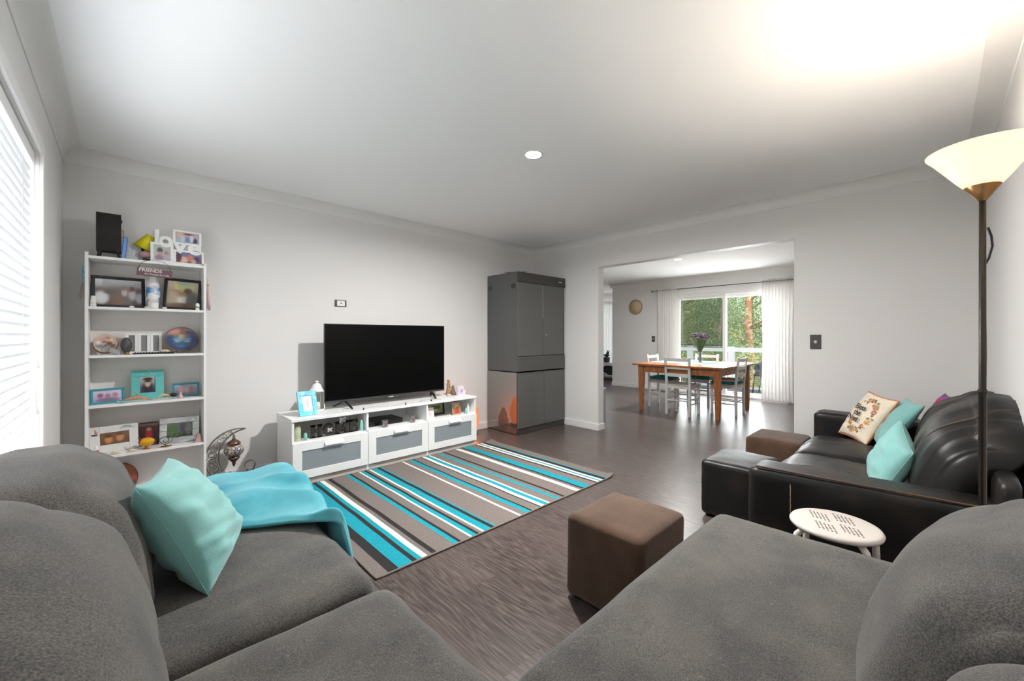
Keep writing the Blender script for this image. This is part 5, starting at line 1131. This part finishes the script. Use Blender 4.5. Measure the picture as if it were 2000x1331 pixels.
for p in tips:
    for q in range(4): b.ball((p[0]+rn.uniform(-.014, .014), p[1]+rn.uniform(-.014, .014), p[2]+rn.uniform(-.008, .014)), .010, n=3)
b.build('blossoms', mat('purple_petals', (104, 86, 110), .8), t)
b = MB(); b.box(6.42, 6.425, 2.53, 2.62, .741, .80, 0, T(0, 0, 0)); tag(b.build('place_card', mat('white_card', (240, 240, 240), .6)), 'small white card standing in front of the flower vase', 'card')
M_chair = mat('chair_white', (222, 222, 220), .4); M_seat = mat('beige_seat', (206, 192, 180), .6)
def dining_chair(name, label, x, y, rz, seatm, group='chairs around the dining table'):
    t = thing(name, label, 'chair', (x, y, 0), rz, group)     # local: back at -y, front at +y
    b = MB(); b.box(-.19, .19, -.18, .20, .435, .458, .008); b.build('seat', seatm, t, local=True)
    b = MB(); b.box(-.165, .165, .155, .172, .395, .435); b.box(-.165, .165, -.172, -.155, .395, .435); b.box(-.172, -.155, -.165, .165, .395, .435); b.box(.155, .172, -.165, .165, .395, .435); b.build('seat_rail', M_chair, t, local=True)
    for s in (-1, 1):
        b = MB(); b.box(s*.165-.017, s*.165+.017, .148, .182, 0, .436, .002); b.build('leg', M_chair, t, local=True)
        b = MB(); b.beam((s*.17, -.17, 0), (s*.17, -.165, .46), .034, .034, .002); b.beam((s*.17, -.165, .45), (s*.178, -.205, .86), .034, .030, .004); b.build('back_post', M_chair, t, local=True)
    for z in (.82, .705, .595):
        b = MB(); k = (z-.45)/.41; yy = -.165-.04*k
        vs = []
        for i in range(9):
            u = -1+2*i/8; w_ = .168*u; c_ = -.022*(1-u*u); hh = .024
            for (dy, dz) in ((-.008, -hh), (.008, -hh), (.008, hh), (-.008, hh)): vs.append((w_, yy+c_+dy, z+dz))
        b._add(vs, [(4*i+a, 4*i+(a+1) % 4, 4*i+4+(a+1) % 4, 4*i+4+a) for i in range(8) for a in range(4)], False); b.build('back_slat', M_chair, t, local=True)
    b = MB(); b.beam((-.165, .165, .20), (.165, .165, .20), .016, .02); b.beam((-.165, .165, .27), (.165, .165, .27), .016, .02)
    for s in (-1, 1): b.beam((s*.168, -.165, .17), (s*.168, .165, .17), .014, .018); b.beam((s*.168, -.165, .24), (s*.168, .165, .24), .014, .018)
    b.beam((-.165, -.168, .22), (.165, -.168, .22), .014, .018); b.build('stretcher', M_chair, t, local=True)
    return t
c1_ = dining_chair('dining_chair', 'white ladder-back dining chair nearest the living room with a bare beige seat', 6.04, 2.605, -PI/2, M_seat)
def another(src, label, x, y, rz):
    c = copy_tree(src); c.location = (x, y, 0); c.rotation_euler = (0, 0, rz); c['label'] = label; return c
c2_ = another(c1_, 'white ladder-back dining chair at the left end of the table by the wall', 6.51, 3.13, PI)
c3_ = another(c1_, 'white ladder-back dining chair at the right end of the table near the curtain', 6.55, 2.15, 0)
c4_ = another(c1_, 'white ladder-back dining chair on the far side of the table by the glass door', 7.06, 2.72, PI/2)
def pad(x, y, rz, label, m, z=.459, h=.045):
    t = thing('seat_cushion_pad', label, 'seat cushion', (x, y, z), rz)
    b = MB(); b.rbox(-.185, .185, -.165, .19, 0, h, h*.48, 10, bulge=(0, 0, .008), ns=.003, nf=10); b.build('cover', m, t, local=True)
pad(6.51, 3.13, PI, 'dark teal seat cushion on the dining chair at the left end of the table', M_tealfab); pad(6.55, 2.15, 0, 'dark teal seat cushion on the dining chair at the right end of the table', M_tealfab, h=.035); pad(6.55, 2.15, 0, 'beige seat cushion stacked on the teal one at the right end of the table', mat('beige_pad', (214, 190, 178), .9), z=.497, h=.035); pad(7.06, 2.72, PI/2, 'dark teal seat cushion on the far side dining chair', M_tealfab)
t = thing('woven_wall_disc', 'round woven straw disc hung on the dining room wall', 'wall decoration', (XD, 4.69, 1.83))
b = MB(); b.lathe([(1e-6, .008), (.155, .006), (.155, 0)], (0, 0, 0), 40, M=T(XD, 4.69, 1.83) @ R('Y', -90)); b.build('disc', mat('straw', (206, 186, 150), .8, bump=(50, .6)), t)
b = MB(); b.tube([(XD-.008, 4.69+.160*math.cos(a), 1.83+.160*math.sin(a)) for a in [2*PI*k/40 for k in range(40)]], .011, 7, True); b.build('rim', mat('darker_straw', (170, 146, 116), .8), t)
t = thing('panel_heater', 'slim grey upright panel standing against the wall just behind the left edge of the opening', 'heater', (4.37, 3.1, 0))
b = MB(); b.box(4.351, 4.40, 2.877, 3.45, .02, .50, .008); b.build('body', mat('box_grey', (150, 152, 156), .4), t)
b = MB(); b.box(4.351, 4.402, 2.875, 3.452, .50, .512, .003); b.build('top_grille', mat('box_lid', (176, 178, 182), .4), t)
for y in (2.93, 3.40):
    b = MB(); b.lathe([(.02, -.02), (.02, .02)], (0, 0, 0), 12, M=T(4.376, y, .02) @ R('Y', 90)); b.build('wheel', M_black, t)
# far room
t = thing('console_table', 'white console table with crossed legs under the far window', 'table', (9.45, 6.3, 0))
b = MB(); b.box(9.25, 9.62, 5.75, 6.85, .42, .46, .004); b.box(9.25, 9.62, 5.75, 6.85, .10, .13, .004); b.build('top', M_white, t)
for y0_ in (5.80, 6.80):
    for x in (9.27, 9.60):
        b = MB(); b.box(x-.015, x+.015, y0_-.015, y0_+.015, 0, .42); b.build('leg', M_white, t)
b = MB(); b.beam((9.27, 6.0, .13), (9.27, 6.7, .42), .02, .03); b.beam((9.27, 6.7, .13), (9.27, 6.0, .42), .02, .03); b.build('cross_brace', M_white, t)
b = MB(); b.box(9.32, 9.58, 5.85, 6.75, .13, .36, .01); tag(b.build('storage_basket', mat('dark_basket', (56, 58, 62), .8)), 'dark basket on the lower shelf of the white console table', 'basket')
b = MB(); b.box(9.32, 9.55, 6.25, 6.50, .46, .60, .006); tag(b.build('cream_box', mat('cream_box', (214, 208, 200), .6)), 'pale box on the white console table in the far room', 'box')
t = thing('potted_plant', 'dark leafy pot plant on the console table by the far window', 'plant', (9.42, 6.13, .46))
b = MB(); b.lathe([(.07, 0), (.09, .14), (.08, .14), (1e-6, .12)], (9.42, 6.13, .46), 16); b.build('pot', mat('dark_pot', (70, 70, 72), .5), t)
b = MB(); rn = random.Random(4)
for k in range(26):
    a = rn.uniform(0, 2*PI); L_ = rn.uniform(.10, .24); el = rn.uniform(.3, 1.4); d = V((math.cos(a)*math.cos(el), math.sin(a)*math.cos(el), math.sin(el))); s2 = d.cross(V((0, 0, 1))).normalized()*.03; p = V((9.42, 6.13, .59))
    b._add([p, p+d*L_*.55+s2, p+d*L_, p+d*L_*.55-s2], [(0, 1, 2, 3)], False)
b.build('leaves', mat('dark_leaf', (60, 72, 58), .6), t)
b = MB(); b.rbox(9.30, 9.52, 6.52, 6.74, .46, .54, .03, 6); tag(b.build('dark_dish', mat('dark_basket', (56, 58, 62), .8)), 'dark low dish on the console table in the far room', 'dish')
# ================================================================ outside
t = thing('deck', None, None, (9.5, 3, -.1)); t['kind'] = 'structure'
b = MB(); b.box(XD+.16, 10.55, -.6, 5.18, -.10, -.02)
for k in range(14): pass
b.build('deck_boards', mat('sun_bleached_deck', (226, 214, 200), .8, bump=(40, .2)), t)
b = MB(); b.box(-30, 70, -40, 60, -3.25, -3.2)
gr = b.build('ground', mat('forest_floor', (120, 110, 78), .95, var=(1.5, (70, 84, 50), .4, .6)), kind='structure')
t = thing('deck_railing', 'white timber deck railing with thin horizontal wires outside the sliding door', 'railing', (10.35, 2.5, -.02))
M_rail = mat('railing_white', (246, 246, 244), .5)
b = MB(); b.box(10.28, 10.42, -.5, 5.1, .80, .90, .006); b.build('top_rail', M_rail, t)
for y in (-.57, .40, 1.37, 2.34, 3.31, 4.28, 5.0):
    b = MB(); b.box(10.29, 10.41, y-.06, y+.06, -.02, .92, .006); b.build('post', M_rail, t)
b = MB()
for k in range(6): b.tube([(10.35, -.4, .10+.115*k), (10.35, 5.0, .10+.115*k)], .004, 5)
b.build('wires', M_silver, t)
t = thing('outdoor_chair', 'black woven outdoor armchair on the deck behind the right curtain', 'chair', (9.35, 2.20, -.02))
M_wick = mat('black_wicker', (34, 34, 36), .6, bump=(90, .8))
b = MB(); b.rbox(9.12, 9.60, 2.06, 2.52, .36, .42, .03, 8); b.build('seat', M_wick, t)
b = MB(); vs = []; n = 20
for i in range(n+1):
    a = math.radians(-100+200*i/n); cx, cy_ = 9.38+.02, 2.29
    x = cx-.26*math.cos(a)*-1; y_ = cy_+.26*math.sin(a); hgt = .50+.13*math.cos(a)
    for (dr, z) in ((0, .38), (0, .38+.5*(hgt-.38)), (.02, .05+hgt), (.0, .05+hgt), (-.015, .38+.5*(hgt-.38)), (-.015, .38)):
        vs.append((x+dr*math.cos(a), y_+dr*math.sin(a), z))
b._add(vs, [(6*i+a, 6*i+(a+1) % 6, 6*i+6+(a+1) % 6, 6*i+6+a) for i in range(n) for a in range(6)]); b.build('backrest', M_wick, t)
for (x, y_) in ((9.14, 2.08), (9.14, 2.50), (9.58, 2.08), (9.58, 2.50)):
    b = MB(); b.tube([(x, y_, .39), (x-.01, y_+.01*(1 if y_ > 2.3 else -1), .2), (x-.03, y_+.03*(1 if y_ > 2.3 else -1), -.02)], .011, 7); b.build('leg', M_black, t)
b = MB(); b.tube([(9.12, 2.51, .20), (9.56, 2.51, .20)], .007, 6); b.tube([(9.12, 2.07, .20), (9.56, 2.07, .20)], .007, 6); b.build('stretcher', M_black, t)
# trees
def leafmat(name, c1, c2):
    m = bpy.data.materials.new(name); m.use_nodes = True; n = m.node_tree.nodes; l = m.node_tree.links; p = n['Principled BSDF']; p.inputs['Roughness'].default_value = .6
    tc = n.new('ShaderNodeTexCoord'); t_ = n.new('ShaderNodeTexNoise'); t_.inputs['Scale'].default_value = 2.5; t_.inputs['Detail'].default_value = 6; l.new(tc.outputs['Object'], t_.inputs['Vector'])
    mr = n.new('ShaderNodeMapRange'); mr.inputs[1].default_value = .35; mr.inputs[2].default_value = .65; l.new(t_.outputs[0], mr.inputs[0])
    mx = n.new('ShaderNodeMix'); mx.data_type = 'RGBA'; mx.inputs[6].default_value = rgb(*c1); mx.inputs[7].default_value = rgb(*c2); l.new(mr.outputs[0], mx.inputs[0]); l.new(mx.outputs[2], p.inputs['Base Color'])
    tr = n.new('ShaderNodeBsdfTranslucent'); l.new(mx.outputs[2], tr.inputs[0]); ms = n.new('ShaderNodeMixShader'); ms.inputs[0].default_value = .4
    l.new(p.outputs[0], ms.inputs[1]); l.new(tr.outputs[0], ms.inputs[2]); l.new(ms.outputs[0], n['Material Output'].inputs[0]); return m
LM = [leafmat('gum_leaf', (72, 100, 46), (150, 170, 84)), leafmat('grey_gum_leaf', (80, 108, 78), (140, 160, 112)), leafmat('gold_leaf', (170, 160, 96), (110, 126, 60))]
M_bark = mat('reddish_bark', (150, 96, 72), .9, bump=(12, .8), var=(4, (196, 150, 120), .5, .6)); M_bark2 = mat('grey_bark', (120, 104, 90), .9, bump=(12, .8))
LABELS = ['grey green gum tree', 'leafy bush tree', 'golden green young tree']
def tree(name, label, x, y, z0, h, crown, nl, lm, bm_, seed, tr=.10, lean=0, low=.25):
    rn = random.Random(seed); t = thing(name, label, 'tree', (x, y, z0), 0, 'trees in the bushland beyond the deck')
    b = MB(); pts = [(lean*k/6*h*.12+.12*math.sin(k*1.3+seed)*k/6, .10*math.cos(k*1.7+seed)*k/6, h*k/6) for k in range(7)]; b.tube(pts, [tr*(1-.12*k) for k in range(7)], 9)
    ends = []
    for k in range(12):
        f = low+.72*k/12; i = min(5, int(f*6)); p = V(pts[i]).lerp(V(pts[i+1]), f*6-i); a = rn.uniform(0, 2*PI); L_ = crown*rn.uniform(.5, 1)*(1-.3*f); d = V((math.cos(a), math.sin(a), rn.uniform(.2, .8)))
        q = p+d*L_*.5+V((0, 0, .1)); e = p+d*L_; b.tube([p, q, e], [tr*.35, tr*.22, tr*.08], 5); ends += [q, e]
    ends.append(V(pts[-1])); b.build('trunk', bm_, t, local=True)
    b = MB(); vs = []; fs = []
    for k in range(int(nl*2.3)):
        c = rn.choice(ends); r = crown*.42
        p = c+V((rn.gauss(0, .5), rn.gauss(0, .5), rn.gauss(0, .42)))*r
        d = V((rn.uniform(-1, 1), rn.uniform(-1, 1), rn.uniform(-1, .4))).normalized(); s2 = d.cross(V((rn.uniform(-1, 1), rn.uniform(-1, 1), 1))).normalized(); L_ = rn.uniform(.045, .085); w_ = L_*.25
        i = len(vs); vs += [p, p+d*L_*.5+s2*w_, p+d*L_, p+d*L_*.5-s2*w_]; fs.append((i, i+1, i+2, i+3))
    me = bpy.data.meshes.new('foliage'); me.from_pydata([tuple(v) for v in vs], [], fs); me.materials.append(lm)
    o = bpy.data.objects.new('foliage', me); COL.objects.link(o); o.parent = t; return t
z0 = -3.2
tree('gum_tree', 'large gum tree with thick reddish peeling trunk seen through the right door panel', 19.5, 5.45, z0, 10.0, 2.6, 9000, LM[0], M_bark, 1, .22, -.4, .35)
tree('gum_tree', 'slender gum tree with grey trunk seen through the right door panel', 16.0, 5.55, z0, 8.0, 1.5, 6500, LM[1], M_bark2, 2, .12, 0, .30)
tree('bush_tree', 'tall dense tree filling the left door panel at the top left', 18.0, 8.3, z0, 7.2, 2.6, 9000, LM[0], M_bark2, 3, .14, 0, .15)
tree('bush_tree', 'golden flowering bush in the middle of the left door panel', 15.5, 6.9, z0, 5.2, 1.9, 8000, LM[2], M_bark2, 4, .10, 0, .10)
tree('bush_tree', 'grey green shrub low behind the deck railing on the left', 13.6, 5.5, z0, 3.7, 1.5, 5500, LM[1], M_bark2, 5, .08, 0, .1)
tree('bush_tree', 'green shrub low behind the railing on the right', 14.0, 4.25, z0, 4.0, 1.6, 6000, LM[0], M_bark2, 6, .08, 0, .1)
far = [(22, 6.2, 8.5), (21, 9.0, 8.6), (23, 11.5, 9), (25, 8.2, 10), (22, 4.4, 8.5), (26, 5.8, 10), (27, 12, 10), (24, 13.8, 10), (28, 9.6, 11), (22, 2.2, 9), (19.5, 7.2, 6.6)]
p0 = tree('bush_tree', 'x', far[0][0], far[0][1], z0, 8.0, 3.2, 11000, LM[0], M_bark2, 9, .2, 0, .05)
p0['label'] = 'distant bushland tree in the dense background of the glass door'
p1 = tree('bush_tree', 'distant bushland tree in the dense background of the glass door', far[1][0], far[1][1], z0, 8.0, 3.2, 11000, LM[2], M_bark2, 10, .2, 0, .05)
for q in (p0, p1): q['group'] = 'distant bushland trees'
for k, (x, y, h_) in enumerate(far[2:]):
    c = copy_tree((p0, p1)[k % 2]); c.location = (x, y, z0); c.rotation_euler = (0, 0, k*1.9+.4); s = h_/8.2; c.scale = (s, s, s)
